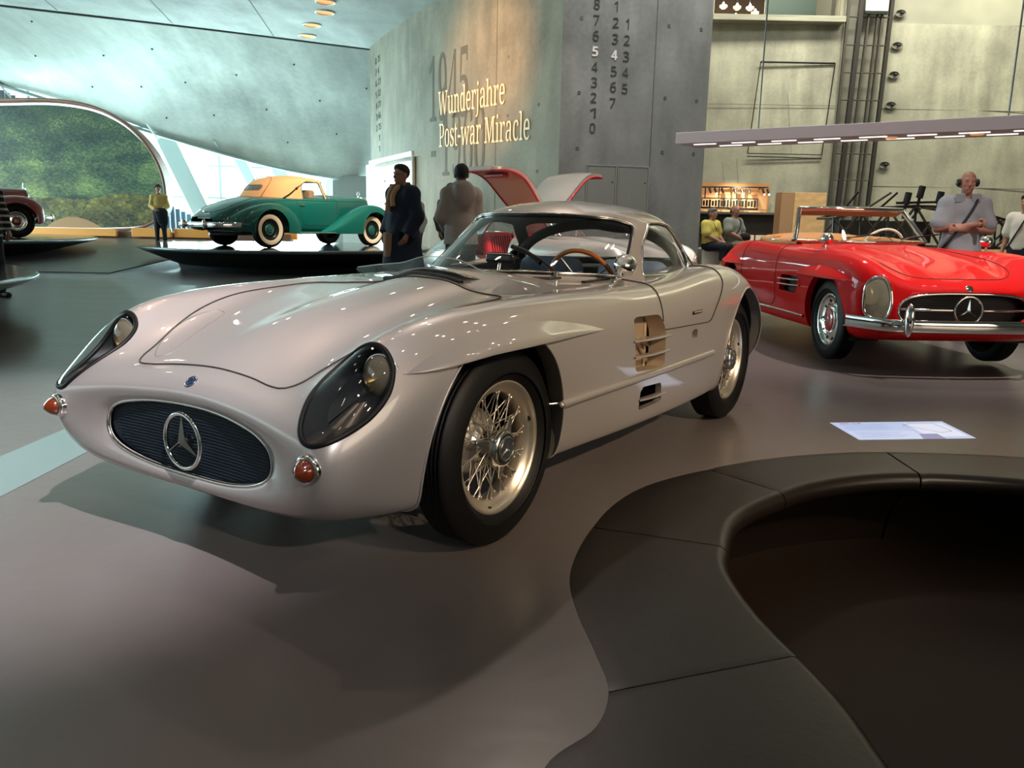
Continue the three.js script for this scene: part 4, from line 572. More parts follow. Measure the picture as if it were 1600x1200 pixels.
  const gril = mesh('grille', gg, grM, car);
  const bars = []; for (let k = -10; k <= 10; k++) { const y = .41 + k * .0105, w = .40 * Math.sqrt(Math.max(0, 1 - (k / 10.9) ** 2)) * .97; bars.push(tube([[.7185 + .10 * w * w, y, -w], [.7185 + .025 * w * w, y, -w / 2], [.7185, y, 0], [.7185 + .025 * w * w, y, w / 2], [.7185 + .10 * w * w, y, w]], .0016, false, 16, 5)); }
  mesh('grille_wire', bars, std(0x2a3a46, .4, .6), gril);
  const star = mesh('star_emblem', starGeo(.096, .018, .14), M.chrome, car); star.position.set(.752, .415, 0); star.rotation.y = Math.PI / 2;
  mesh('emblem_post', rod([.70, .415, 0], [.748, .415, 0], .012), M.dark, star.parent);
  { const p = hit(body, [2, .602, .0], [-1, 0, 0]), b = new THREE.Group(); b.name = 'round_badge'; car.add(b); b.position.copy(p); b.quaternion.setFromUnitVectors(V(0, 0, 1), p.n);
    mesh('disc', lathe([[.001, .004], [.018, .004], [.021, .002], [.021, -.004]], 32).rotateX(Math.PI / 2), std(0x17264a, .25, .2), b); mesh('badge_rim', new THREE.TorusGeometry(.0195, .002, 8, 40).translate(0, 0, .003), M.chrome, b); mesh('star', starGeo(.013, .004, .12).translate(0, 0, .005), M.chrome, b); }
  // headlights
  const lampIn = std(0x0a0b0c, .35), clear = phy(0xffffff, .0, 0, { transmission: 1, thickness: 0, ior: 1.45, clearcoat: 1 });
  const bigLamp = split(body, (x, y, z) => Math.max(lampF(Math.abs(z), y), .42 - x)).neg;
  for (const sg of [-1, 1]) {
    const h = new THREE.Group(); h.name = 'headlight'; car.add(h);
    const half = split(bigLamp, (x, y, z) => -z * sg).neg; mesh('lens', inset(half, .002), clear, h);
    const L = loops.lamp.find(q => q[0].z * sg > 0);
    mesh('rubber_seal', join([edgeTube(L, .0085, .001, 8)]), M.rubber, h);
    const c = [.56, .645, .60 * sg]; mesh('bowl', join([flange(L, p => V(p.x - .10, c[1] + (p.y - c[1]) * .8, c[2] + (p.z - c[2]) * .8)), flange(L.map(p => V(p.x - .10, c[1] + (p.y - c[1]) * .8, c[2] + (p.z - c[2]) * .8)), p => V(.50, .645, .61 * sg))].map(g => g)), std(0x16191b, .3, .3, { side: THREE.DoubleSide }), h);
    const lp = new THREE.Group(); lp.name = 'lamp'; h.add(lp); lp.position.set(.525, .668, .645 * sg); lp.rotation.y = Math.PI / 2; lp.rotation.order = 'YXZ';
    mesh('lamp_glass', lathe([[.001, .036], [.03, .032], [.055, .018], [.066, 0]], 40).rotateX(Math.PI / 2), phy(0xcfc3a6, .06, 0, { transmission: .82, thickness: 0, clearcoat: 1 }), lp);
    mesh('lamp_rim', new THREE.TorusGeometry(.067, .006, 10, 48), M.chromeSoft, lp);
    mesh('reflector', lathe([[.066, -.001], [.05, -.03], [.02, -.05], [.001, -.055]], 40).rotateX(Math.PI / 2), std(0xa39468, .22, 1, { side: THREE.DoubleSide }), lp);
  }
  // amber indicators on chrome bases
  for (const sg of [-1, 1]) {
    const p = hit(body, [2, .452, .630 * sg], [-1, 0, 0]), b = new THREE.Group(); b.name = 'indicator'; car.add(b); b.position.copy(p); b.rotation.y = Math.PI / 2 - sg * .10;
    mesh('base_ring', lathe([[.043, -.025], [.043, .004], [.040, .012], [.034, .016], [.031, .012]], 40).rotateX(Math.PI / 2), M.chrome, b);
    const ribs = []; for (let k = 0; k <= 18; k++) { const t = k / 18, r = .030 * Math.cos(t * Math.PI / 2) ** .7, z = .012 + .040 * t; ribs.push([Math.max(.0005, r + (k % 2 ? .0026 : 0)), z]); }
    mesh('amber_lens', lathe(ribs.reverse(), 40).rotateX(Math.PI / 2), phy(0x5c1f05, .16, 0, { clearcoat: 1 }), b);
    mesh('bulb_seat', lathe([[.001, .010], [.031, .010]], 32).rotateX(Math.PI / 2), std(0x7a2d08, .4), b);
  }
  // flush oval cover on the right of the hood
  { const o = soft([[.60, .345], [.55, .405], [.45, .452], [.33, .475], [.25, .46], [.245, .425], [.30, .392], [.42, .35], [.52, .318], [.58, .315]], true, 60), d = polyDist(o), f = (x, y, z) => Math.max(d(x, z), .55 - y), s2 = split(hoodGeo, f); mesh('oval_cover', inset(s2.neg, -.0012), phy(0xb0a296, .42, .45, { clearcoat: .6, clearcoatRoughness: .2 }), car); mesh('cover_seam', s2.loops.map(L => edgeTube(L, .0025, .0006)), std(0x77716a, .5, .4), car); }
  // blade-shaped brow over each front wheel
  for (const sg of [-1, 1]) {
    const rows = []; for (let k = 0; k <= 14; k++) { const t = k / 14, x = .52 - 1.16 * t, w = Math.sin(Math.PI * Math.min(1, Math.max(0, t)) ** .85) ** .8, yl = .682 + .026 * smooth(0, .35, t) - .004 * smooth(.7, 1, t), up = yl + .004 + .082 * w;
      const a = hit(body, [x, up, 2], [0, 0, -1]) || V(x, up, .74), a2 = hit(body, [x, up - .03 * w, 2], [0, 0, -1]) || a, b = hit(body, [x, yl, 2], [0, 0, -1]) || V(x, yl, .74), out = .050 * w * (1 - .35 * t);
      rows.push([[x, up, a.z - .004], [x, yl + .055 * w, a2.z + out * .34], [x, yl + .024 * w, b.z + out * .78], [x, yl + .002, b.z + out], [x, yl - .002, b.z + out - .004], [x, yl + .004, b.z + out * .5], [x, yl + .008 + .004 * w, b.z - .03 * w - .008]].map(q => [q[0], q[1], q[2] * sg])); }
    const g3 = loft(rows, 8, 6, { mirror: false, tight: 1 }); mesh('wheel_brow', sg > 0 ? g3 : flipIndex(g3), silver, car);
  }
  // bright side rail, slats and recesses of the vents, handle
  for (const sg of [-1, 1]) {
    const rail = []; for (let k = 0; k <= 16; k++) { const x = -.33 - k / 16 * 1.44, y = .447 + .030 * k / 16, p = hit(body, [x, y, 2 * sg], [0, 0, -sg]) || V(x, y, .8 * sg); rail.push(V(p.x, y, p.z + .006 * sg)); }
    const rl = new THREE.TubeGeometry(new THREE.CatmullRomCurve3(rail), 60, .016, 10); mesh('side_rail', [rl, ell(.013, .013, .013, ...rail[0].toArray(), 12, 8), ell(.013, .013, .013, ...rail[16].toArray(), 12, 8)], silver, car);
    for (const [x0, x1, y0, y1] of [[-.875, -1.235, .628, .622], [-.89, -1.235, .556, .552], [-.975, -1.24, .352, .348]]) { const L = [], q = 12; for (let k = 0; k <= q; k++) { const x = x0 + (x1 - x0) * k / q, y = y0 + (y1 - y0) * k / q, p = hit(body, [x, y, 2 * sg], [0, 0, -sg]) || V(x, y, .8 * sg), w = .016 * Math.sin(Math.PI * Math.min(.97, Math.max(.03, k / q))) ** .4; L.push([[x, y + .006, p.z * 1 - sg * .014], [x, y + .006, p.z + sg * (w - .002)], [x, y, p.z + sg * (w + .001)], [x, y - .005, p.z + sg * (w - .002)], [x, y - .005, p.z - sg * .014]]); } mesh('vent_slat', loft(L, 3, 3, { mirror: false, tight: 1 }), silver, car); }
    const back = std(0xa9967e, .45, .5), z = .735 * sg;  // tan carries the warm light of the recess, the metal is silver
    mesh('warm_lit_vent_recess', [mv(new THREE.PlaneGeometry(.40, .32), -1.04, .61, z, 0, sg < 0 ? Math.PI : 0, 0), rod([-1.15, .73, z], [-1.15, .48, z], .012), rod([-.90, .73, z + .004 * sg], [-1.18, .50, z + .004 * sg], .012)], back, car);
    mesh('vent_pipe', new THREE.CylinderGeometry(.022, .022, .05, 20, 1, true).rotateX(Math.PI / 2).translate(-1.12, .60, z + .02 * sg), back, car);
   
    const hp = hit(body, [-1.555, .703, 2 * sg], [0, 0, -sg]); if (hp) { const hd = mesh('door_handle', [box(.10, .010, .006, 0, 0, 0, .003)], M.chrome, car); hd.position.set(hp.x, hp.y, hp.z + .004 * sg); mesh('handle_slot', box(.125, .018, .004, 0, 0, -.003 * sg, .002), M.dark, hd); }
  }
  // cabin: shell, frames, glass
  const cab = loft(CABIN_ROWS, 12, 10, {}); let shell = cab;
  const wsPoly = polyDist(roundPoly([[-1.250, .872], [-1.515, 1.112], [-1.44, 1.142], [-1.29, 1.158], [-.5, 1.18], [-.5, .885], [-.85, .897], [-1.1, .885]], .02)), winPoly = polyDist(roundPoly([[-1.665, 1.128], [-1.50, 1.02], [-1.405, .88], [-1.42, .870], [-1.90, .868], [-2.0, .90], [-2.075, .98], [-1.93, 1.115], [-1.80, 1.13]], .03)), rearPoly = polyDist(roundPoly([[-2.06, 1.125], [-2.24, 1.13], [-2.9, .97], [-3.1, .9], [-2.62, .895], [-2.14, .90], [-2.15, .985], [-2.02, 1.105]], .03));
  const wsF = (x, y, z) => Math.max(wsPoly(x, y), x + .0 - (-.4)), winF = (x, y, z) => Math.max(winPoly(x, y), .3 - Math.abs(z)), reF = rearPoly;
  const glassM = phy(0xffffff, .0, 0, { transmission: 1, thickness: 0, ior: 1.5 });
  let c = split(shell, wsF); const ws = c.neg, wsL = c.loops; c = split(c.pos, winF); const wn = c.neg, wnL = c.loops; c = split(c.pos, (x, y) => reF(x, y)); const rg = c.neg, rgL = c.loops; shell = c.pos;
  mesh('cabin_shell', shell, silver, car);
  mesh('cabin_lining', inset(shell, .014), std(0x1c1613, .85), car);
  mesh('windscreen', inset(ws, .004), glassM, car); mesh('windscreen_frame', wsL.map(L => edgeTube(L, .011, -.002, 8)), M.blackGloss, car); mesh('windscreen_trim', wsL.map(L => edgeTube(L.map(p => Object.assign(p.clone(), { n: p.n })).reduce((a, p) => (a.push(p), a.closed = L.closed, a), []), .004, .009, 6)), M.chromeSoft, car);
  for (const q of [-1, 1]) mesh('side_window', split(inset(wn, .004), (x, y, z) => -z * q).neg, glassM, car); mesh('side_window_frame', wnL.map(L => edgeTube(L, .008, .001, 8)), M.chromeSoft, car); mesh('window_seal', wnL.map(L => edgeTube(L, .008, -.006, 8)), M.black, car);
  mesh('rear_window', inset(rg, .004), glassM, car); mesh('rear_window_frame', rgL.map(L => edgeTube(L, .008, 0, 8)), M.blackGloss, car);
  const hoop = []; for (let k = 0; k <= 24; k++) { const a = Math.PI * k / 24; hoop.push(V(-2.06, .84 + .275 * Math.sin(a) ** .8, -.53 * Math.cos(a))); } mesh('roll_hoop', tube(hoop, .03, false, 60, 10), std(0x1a1411, .8), car);
  // cockpit
  mesh('cockpit_tub', [mv(new THREE.BoxGeometry(1.75, .02, 1.0), -1.8, .42, 0), mv(new THREE.BoxGeometry(.02, .42, 1.04), -.97, .63, 0), mv(new THREE.BoxGeometry(.02, .44, .9), -2.7, .64, 0), mv(new THREE.BoxGeometry(1.75, .46, .02), -1.8, .64, .53), mv(new THREE.BoxGeometry(1.75, .46, .02), -1.8, .64, -.53)], std(0x15120f, .8), car);
  mesh('dashboard', [box(.12, .14, .96, -1.16, .80, 0, .03), box(.35, .03, .80, -1.03, .865, 0, .01)], std(0x14110f, .6), car);
  mesh('rear_shelf', [box(.62, .02, .84, -2.42, .85, 0, .005)], std(0x17130f, .8), car);
  for (const z of [-.27, .27]) { const st = new THREE.Group(); st.name = 'seat'; car.add(st); st.position.set(-1.92, .46, z); const sm = std(0x6f84a0, .85); mesh('backrest', mv(box(.14, .50, .42, 0, .22, 0, .065), 0, 0, 0, 0, 0, .22), sm, st); mesh('cushion', box(.46, .12, .42, .28, .03, 0, .05), sm, st); }
  { const sw = new THREE.Group(); sw.name = 'steering_wheel'; car.add(sw); sw.position.set(-1.47, .80, -.235); sw.rotation.y = Math.PI / 2; sw.rotation.order = 'YXZ'; sw.rotation.x = .35; const t = [new THREE.TorusGeometry(.195, .012, 10, 72)]; mesh('rim', t, std(0xa2601f, .35), sw); const sp = []; for (let k = 0; k < 4; k++) { const a = k * Math.PI / 2 + .6; sp.push(rod([0, 0, 0], [Math.cos(a) * .19, Math.sin(a) * .19, 0], .006)); } mesh('wheel_spokes', [...sp, rod([0, 0, .01], [0, 0, .22], .018)], M.steel, sw); mesh('horn_cap', ell(.035, .035, .015), M.dark, sw); }
  { const m = new THREE.Group(); m.name = 'inner_mirror'; car.add(m); m.position.set(-1.08, .915, .02); mesh('mirror_housing', mv(box(.04, .055, .17, 0, 0, 0, .02), 0, .03, 0, 0, 0, 0), M.blackGloss, m); mesh('stalk', [rod([.02, -.06, 0], [0, .02, 0], .009)], M.chromeSoft, m); }
  // wiper
  { const w = new THREE.Group(); w.name = 'wiper'; car.add(w); const on = (x, y) => { const h2 = hit(cab, [x, 3, y], [0, -1, 0]); return h2 || V(x, .9, y); }; const a = V(-.94, .900, -.380), b = V(-.956, .972, -.218), b1 = V(-.937, .926, -.304), b2 = V(-.965, .996, -.13); const up = p => p.clone().add(V(.012, .012, 0));
    mesh('arm', [tube([a, a.clone().lerp(up(b), .5).add(V(.012, .015, 0)), up(b)], .006)], M.black, w); mesh('blade', [tube([up(b1), up(b), up(b2)], .011)], M.rubber, w); mesh('pivot', [rod([-.94, .86, -.380], [-.94, .905, -.380], .014)], M.chromeSoft, w); }
  // clear deflector and slot in front of the screen
  { const slot = [], lip = []; for (let k = 0; k <= 12; k++) { const z = -.25 + k / 12 * .47, p = hit(body, [-.395 - .06 * k / 12, 2, z], [0, -1, 0]); slot.push(V(p.x, p.y + .004, z)); lip.push(V(p.x - .035, p.y + .026, z)); } mesh('cowl_vent', tube(slot, .011, false, 30, 8), M.black, car); mesh('cowl_lip', [flange(lip, p => V(p.x - .16, p.y - .022, p.z)), tube(lip, .004, false, 24, 6)], silver, car);
    const base = new THREE.CatmullRomCurve3([V(-.56, 0, .53), V(-.46, 0, .22), V(-.40, 0, -.05), V(-.372, 0, -.25), V(-.35, 0, -.46), V(-.40, 0, -.60)], false, 'centripetal').getPoints(30), lo = [], hi = [];
    base.forEach((q, k) => { const t = k / 30, p = hit(body, [q.x, 2, q.z], [0, -1, 0]), hh = .008 + .072 * Math.sin(Math.PI * Math.min(1, .10 + t * .86)) ** .6; lo.push(V(q.x, p.y, q.z)); hi.push(V(q.x - hh * 1.1, p.y + hh, q.z)); }); const pl = strip(lo, hi), pl2 = inset(pl, .003); mesh('clear_deflector', [pl, pl2], clear, car); mesh('deflector_edge', [tube(hi, .0025, false, 40, 6), tube(lo, .0025, false, 40, 6)], phy(0xd9e6e4, .1, 0, { transmission: .6, thickness: 0 }), car); }
  // wing mirror
  for (const sg of [-1]) { const m = new THREE.Group(); m.name = 'wing_mirror'; car.add(m); m.position.set(-1.14, .935, .63 * sg); const foot = hit(body, [-.93, 2, .665 * sg], [0, -1, 0]); mesh('mirror_shell', [lathe([[.001, .075], [.02, .068], [.04, .045], [.05, .015], [.052, -.012], [.048, -.02], [.001, -.02]], 36).rotateX(Math.PI / 2).rotateY(Math.PI / 2 + .15)], M.chrome, m); const f = foot.clone().sub(m.position); mesh('stalk', [tube([f.clone(), f.clone().lerp(V(0, -.045, 0), .5).add(V(.02, .008, 0)), V(0, -.045, 0)], .009, false, 16, 8), ell(.022, .012, .014, f.x, f.y, f.z)], M.chrome, m); }
  // wheels
  for (const [x, R, z, sg] of [[0, .346, .664, -1], [0, .346, .664, 1], [-2.37, .352, .69, -1], [-2.37, .352, .69, 1]]) { const w = wireWheel(R, x ? .175 : .16, .2315); car.add(w); w.position.set(x, R, z * sg); if (sg < 0) w.rotation.y = Math.PI; }
  for (const z of [-.66, .66]) mesh('rail_bolt', [rod([-.20, .452, z], [-.33, .45, z * 1.145], .006), ell(.014, .012, .012, -.21, .452, z)], M.chromeSoft, car);
  mesh('axle', [rod([0, .34, -.5], [0, .34, .5], .03), rod([-2.37, .35, -.5], [-2.37, .35, .5], .03)], M.dark, car);
  return car;
}
const flipIndex = g => { const h = g.clone(), I = h.index.array; for (let i = 0; i < I.length; i += 3) { const t = I[i + 1]; I[i + 1] = I[i + 2]; I[i + 2] = t; } h.computeVertexNormals(); return h; };
buildHero();
// ------------------------------------------------------------------ other cars
function discWheel(R, W, r, { white, cap, ring = M.chrome, slots } = {}) {
  const w = new THREE.Group(), h = W / 2; w.name = 'wheel';
  mesh('tyre', makeTyre(R, W, r), M.rubber, w);
  if (white) mesh('white_wall', lathe([[r + .012, h * .84], [r + .045, h * 1.03], [R - .065, h * 1.055], [R - .06, h * 1.0]], 56).rotateX(Math.PI / 2), std(0xe8d3b4, .6), w);
  mesh('rim', lathe([[r + .006, h * .66], [r - .006, h * .72], [r - .02, h * .62], [r - .03, h * .35], [r - .06, h * .30], [r - .09, h * .42], [.001, h * .42]], 48).rotateX(Math.PI / 2), ring, w);
  if (slots) { const sl = ell(.016, .010, .006, r - .05, 0, h * .34, 8, 6); for (let k = 0; k < 10; k++) mesh('rim_slot', sl, M.black, w).rotation.z = k * .628; }
  mesh('hub_cap', lathe([[.001, h * .82], [.05, h * .8], [.085, h * .68], [.10, h * .5], [.105, h * .36]], 40).rotateX(Math.PI / 2), cap, w);
  mesh('cap_ring', new THREE.TorusGeometry(.10, .007, 8, 40).translate(0, 0, h * .5), M.chrome, w);
  const st = mesh('star_emblem', starGeo(.035, .006, .14), M.chrome, w); st.position.z = h * .83;
  return w;
}
function placeWheels(car, list, make) { for (const [x, y, z] of list) { const w = make(); car.add(w); w.position.set(x, y, z); if (z < 0) w.rotation.y = Math.PI; } }
function brow(body, x0, x1, yl, hgt, outMax, sg, rise = 0) {
  const rows = []; for (let k = 0; k <= 12; k++) {
    const t = k / 12, x = x0 + (x1 - x0) * t, w = Math.sin(Math.PI * t) ** .7, y = yl + rise * t, up = y + .004 + hgt * w;
    const at = q => hit(body, [x, q, 2], [0, 0, -1]) || V(x, q, .75), a = at(up), m = at(up - .35 * hgt * w), b = at(y), o = outMax * w;
    rows.push([[x, up, a.z - .004], [x, y + hgt * .62 * w, m.z + o * .45], [x, y + hgt * .25 * w, b.z + o * .9], [x, y + .002, b.z + o], [x, y - .003, b.z + o - .005], [x, y + .004, b.z + o * .5], [x, y + .010, b.z - .03]].map(q => [q[0], q[1], q[2] * sg]));
  }
  const g = loft(rows, 6, 5, { mirror: false, tight: 1 }); return sg > 0 ? g : flipIndex(g);
}
// ---- two-seat sports car with the vents, brows and wide grille; open or with lifted doors
const SL_ROWS = (() => {
  const ring = (x, o) => o.map(([y, z]) => [x, y, z]);
  return [
    [[.70, .385, 0], [.70, .388, .3], [.695, .408, .48], [.69, .44, .545], [.688, .49, .565], [.688, .53, .557], [.688, .56, .53], [.69, .585, .48], [.695, .60, .40], [.70, .61, .28], [.705, .613, .14], [.705, .613, 0]],
    [[.745, .372, 0], [.745, .375, .31], [.735, .395, .50], [.728, .435, .57], [.725, .49, .59], [.725, .535, .583], [.725, .57, .555], [.73, .60, .50], [.735, .617, .41], [.742, .627, .28], [.748, .63, .14], [.748, .63, 0]],
    [[.735, .325, 0], [.73, .33, .34], [.70, .345, .56], [.665, .41, .66], [.655, .49, .69], [.655, .56, .695], [.655, .63, .69], [.665, .69, .655], [.69, .685, .56], [.72, .655, .38], [.735, .66, .2], [.735, .66, 0]],
    [[.64, .26, 0], [.64, .262, .42], [.61, .28, .62], [.57, .36, .72], [.565, .49, .762], [.565, .61, .768], [.57, .72, .752], [.575, .80, .70], [.60, .785, .58], [.63, .715, .42], [.66, .71, .22], [.665, .70, 0]],
    ring(.36, [[.22, 0], [.22, .44], [.24, .68], [.33, .76], [.49, .795], [.65, .80], [.80, .785], [.883, .705], [.872, .60], [.80, .46], [.80, .25], [.79, 0]]),
    ring(0, [[.2, 0], [.2, .46], [.22, .70], [.30, .77], [.48, .81], [.65, .815], [.82, .795], [.912, .71], [.902, .61], [.85, .47], [.865, .25], [.85, 0]]),
    ring(-.45, [[.2, 0], [.2, .46], [.22, .70], [.28, .765], [.45, .80], [.62, .802], [.79, .80], [.905, .725], [.908, .63], [.89, .48], [.915, .25], [.90, 0]]),
    ring(-.9, [[.2, 0], [.2, .48], [.22, .72], [.27, .775], [.45, .808], [.62, .815], [.79, .805], [.90, .745], [.925, .65], [.935, .5], [.95, .25], [.95, 0]]),
    ring(-1.4, [[.2, 0], [.2, .48], [.22, .73], [.27, .79], [.46, .828], [.62, .838], [.79, .825], [.90, .77], [.925, .69], [.93, .55], [.935, .25], [.935, 0]]),
    ring(-1.9, [[.2, 0], [.2, .48], [.22, .74], [.29, .81], [.48, .865], [.66, .868], [.83, .845], [.928, .775], [.943, .68], [.94, .5], [.945, .25], [.945, 0]]),
    ring(-2.4, [[.2, 0], [.2, .48], [.23, .74], [.31, .825], [.5, .882], [.68, .88], [.82, .845], [.91, .76], [.928, .65], [.93, .48], [.935, .25], [.935, 0]]),
    ring(-2.9, [[.22, 0], [.22, .46], [.25, .68], [.33, .78], [.47, .83], [.62, .82], [.74, .78], [.82, .70], [.85, .60], [.86, .45], [.87, .25], [.872, 0]]),
    ring(-3.3, [[.28, 0], [.28, .40], [.31, .58], [.36, .68], [.46, .73], [.55, .72], [.62, .68], [.69, .61], [.72, .52], [.74, .38], [.755, .2], [.76, 0]]),
    ring(-3.6, [[.41, 0], [.41, .30], [.42, .44], [.44, .52], [.48, .55], [.53, .54], [.57, .51], [.60, .46], [.615, .39], [.63, .28], [.635, .15], [.635, 0]]),
    ring(-3.72, [[.5, 0], [.5, .1], [.502, .2], [.506, .25], [.515, .27], [.52, .26], [.53, .25], [.535, .22], [.54, .18], [.543, .12], [.545, .06], [.545, 0]]),
  ];
})();
function buildSL(name, label, pos, turn, paint, capColor, open) {
  const car = thing(name, label, 'car', pos, turn);
  const move = p => { let [x, y, z] = p; if (y > .6 && x > -.9 && Math.abs(z) < .5) { const k = smooth(.62, .3, x) * smooth(-.95, -.5, x), e = Math.exp(-(((Math.abs(z) - .26) / .085) ** 2)); y += .022 * k * e; } return [x, y, z]; };
  const rows0 = SL_ROWS.map((r, i) => i < 3 ? r.map(q => [q[0], q[1], q[2] * [.88, .90, .95][i]]) : r), body = loft(rows0, 10, 8, { move }); let g = body; const L = {};
  const cut = (f, k) => { const s = split(g, f); L[k] = s.loops; g = s.pos; return s.neg; };
  cut((x, y, z) => Math.max(Math.hypot(x - .02, y - .35) - .385, .5 - Math.abs(z), y - .70), 'front'); cut((x, y, z) => Math.max(Math.hypot(x + 2.39, y - .35) - .385, .55 - Math.abs(z), y - .70), 'rear');
  const lamp = polyDist(soft([[.60, .42], [.655, .415], [.715, .455], [.735, .57], [.725, .68], [.68, .73], [.62, .725], [.58, .66], [.568, .52]], true, 50));
  const lampF = (x, y, z) => Math.max(lamp(Math.abs(z), y), .3 - x); const lampS = cut(lampF, 'lamp');
  const pit = polyDist(soft(open ? [[-1.02, 0], [-1.06, .4], [-1.22, .60], [-1.6, .64], [-1.95, .60], [-2.05, .4], [-2.08, 0], [-2.05, -.4], [-1.95, -.60], [-1.6, -.64], [-1.22, -.60], [-1.06, -.4]] : [[-1.0, 0], [-1.04, .4], [-1.2, .66], [-1.6, .68], [-2.0, .6], [-2.4, .4], [-2.5, 0], [-2.4, -.4], [-2.0, -.6], [-1.6, -.68], [-1.2, -.66], [-1.04, -.4]], true, 70)); cut((x, y, z) => Math.max(pit(x, z), .6 - y), 'pit');
  const vent = polyDist(roundPoly([[-.55, .66], [-.93, .66], [-.98, .50], [-.60, .50]], .03)); cut((x, y, z) => Math.max(vent(x, y), .6 - Math.abs(z)), 'vent');
  if (!open) { const dh = polyDist(roundPoly([[-1.22, 1.0], [-1.24, .70], [-1.40, .62], [-1.80, .62], [-1.92, .72], [-1.95, 1.0]], .06)); cut((x, y, z) => Math.max(dh(x, y), .45 - Math.abs(z)), 'doorhole'); }
  mesh('body', g, paint, car);
  const lips = []; for (const k of ['front', 'rear', 'vent']) for (const l of L[k]) lips.push(flange(l, p => V(p.x, p.y, p.z - Math.sign(p.z) * .05)), edgeTube(l, .004, -.001)); mesh('edge_flange', lips, paint, car);
  const hoodP = polyDist(soft([[.60, 0], [.60, .3], [.50, .44], [.2, .50], [-.6, .53], [-.82, .50], [-.86, 0], [-.82, -.5], [-.6, -.53], [.2, -.5], [.5, -.44], [.60, -.3]], true, 90)); mesh('panel_gap_shade', split(g, (x, y, z) => Math.max(hoodP(x, z), .6 - y)).loops.map(l => edgeTube(l, .003, -.0015)), std(0x26241f, .8), car);  // dark tube drawn as the shade of the hood gap
  if (open) { const dP = polyDist(roundPoly([[-1.10, .98], [-1.08, .4], [-1.18, .34], [-1.75, .34], [-1.98, .6], [-2.0, .98]], .06)); mesh('panel_gap_shade', split(g, (x, y, z) => Math.max(dP(x, y), .62 - Math.abs(z))).loops.map(l => edgeTube(l, .003, -.0015)), std(0x26241f, .8), car); }  // door gap shade drawn as a dark tube
  for (const sg of [-1, 1]) {
    mesh('wheel_brow', brow(body, .50, -.62, .690, .10, .055, sg, -.006), paint, car); mesh('wheel_brow', brow(body, -1.92, -2.98, .694, .10, .045, sg), paint, car);
    const h = new THREE.Group(); h.name = 'headlight'; car.add(h); const half = split(lampS, (x, y, z) => -z * sg).neg; mesh('lens', half, phy(0xf2ead2, .06, 0, { transmission: .75, thickness: 0, clearcoat: 1 }), h); const l = L.lamp.find(q => q[0].z * sg > 0); mesh('lamp_rim', edgeTube(l, .012, .003, 8), M.chrome, h);
    mesh('reflector', flange(l, p => V(.50, .57 + (p.y - .57) * .5, .65 * sg + (p.z - .65 * sg) * .5)), std(0xb9ac86, .2, .9, { side: THREE.DoubleSide }), h); mesh('lamp_disc', lathe([[.001, .02], [.06, .012], [.085, 0]], 32).rotateZ(-Math.PI / 2).translate(.545, .60, .65 * sg), phy(0xd8d2b8, .15, .3, { clearcoat: 1 }), h);
    for (const y of [.565, .615]) mesh('vent_strip', tube([[-.50, y + .012, 0], [-.76, y + .004, 0], [-1.0, y, 0]].map(p => { const q = hit(body, [p[0], p[1], 2 * sg], [0, 0, -sg]); return V(p[0], p[1], q.z + .006 * sg); }), .008, false, 24, 8), M.chrome, car);
    mesh('vent_back', mv(new THREE.PlaneGeometry(.46, .2), -.77, .58, .74 * sg, 0, sg < 0 ? Math.PI : 0), M.black, car);
    mesh('sill_trim', tube([-.42, -.8, -1.2, -1.6, -1.96].map((x, k) => { const y = .315, q = hit(body, [x, y, 2 * sg], [0, 0, -sg]); return V(x, y, q.z + .004 * sg); }), .014, false, 40, 8), M.chrome, car);
  }
  // grille with star, bumper with two overriders
  const mouth = []; for (let k = 0; k < 88; k++) mouth.push(V(...body.at(.7, k / 88 * 22))); mesh('grille_rim', new THREE.TubeGeometry(new THREE.CatmullRomCurve3(mouth, true), 120, .010, 8, true), M.chrome, car);
  mesh('grille_back', extrude(shapeOf(mouth.map(p => [p.z, p.y])), .01).rotateY(Math.PI / 2).translate(.60, 0, 0), M.black, car);
  const sl = []; for (let k = -5; k <= 5; k++) sl.push(tube([[.655, .498 + k * .018, -.44 + Math.abs(k) * .02], [.675, .498 + k * .018, 0], [.655, .498 + k * .018, .44 - Math.abs(k) * .02]], .002, false, 12, 5)); mesh('grille_wire', sl, std(0x3a3836, .4, .6), car);
  for (const q of [-1, 1]) mesh('grille_bar', tube([[.69, .50, .49 * q], [.735, .50, .28 * q], [.745, .50, .115 * q]], .011, false, 16, 8), M.chrome, car);
  const st = mesh('star_emblem', starGeo(.113, .022, .15), M.chrome, car); st.position.set(.76, .50, 0); st.rotation.y = Math.PI / 2;
  { const bp = hit(body, [2, .665, 0], [-1, 0, 0]); const b = mesh('round_badge', lathe([[.001, .006], [.024, .005], [.03, 0], [.03, -.01]], 32).rotateX(Math.PI / 2), M.chrome, car); b.position.copy(bp); b.quaternion.setFromUnitVectors(V(0, 0, 1), bp.n); }
  const bump = []; for (let k = 0; k <= 16; k++) { const z = -.80 + k / 16 * 1.6, x = .86 - .10 * (z / .8) ** 2 - .30 * Math.max(0, Math.abs(z) - .62) / .18; bump.push([[x - .03, .455 - .03, z], [x + .0, .435, z], [x + .012, .40, z], [x + .008, .36, z], [x - .01, .335, z], [x - .035, .345, z]]); } mesh('bumper', loft(bump, 4, 4, { mirror: false, tight: 1 }), M.chrome, car);
  for (const z of [-.49, .49]) mesh('overrider', [mv(ell(.045, .125, .035, 0, 0, 0, 20, 16), .845, .43, z, 0, 0, 0)], M.chrome, car);
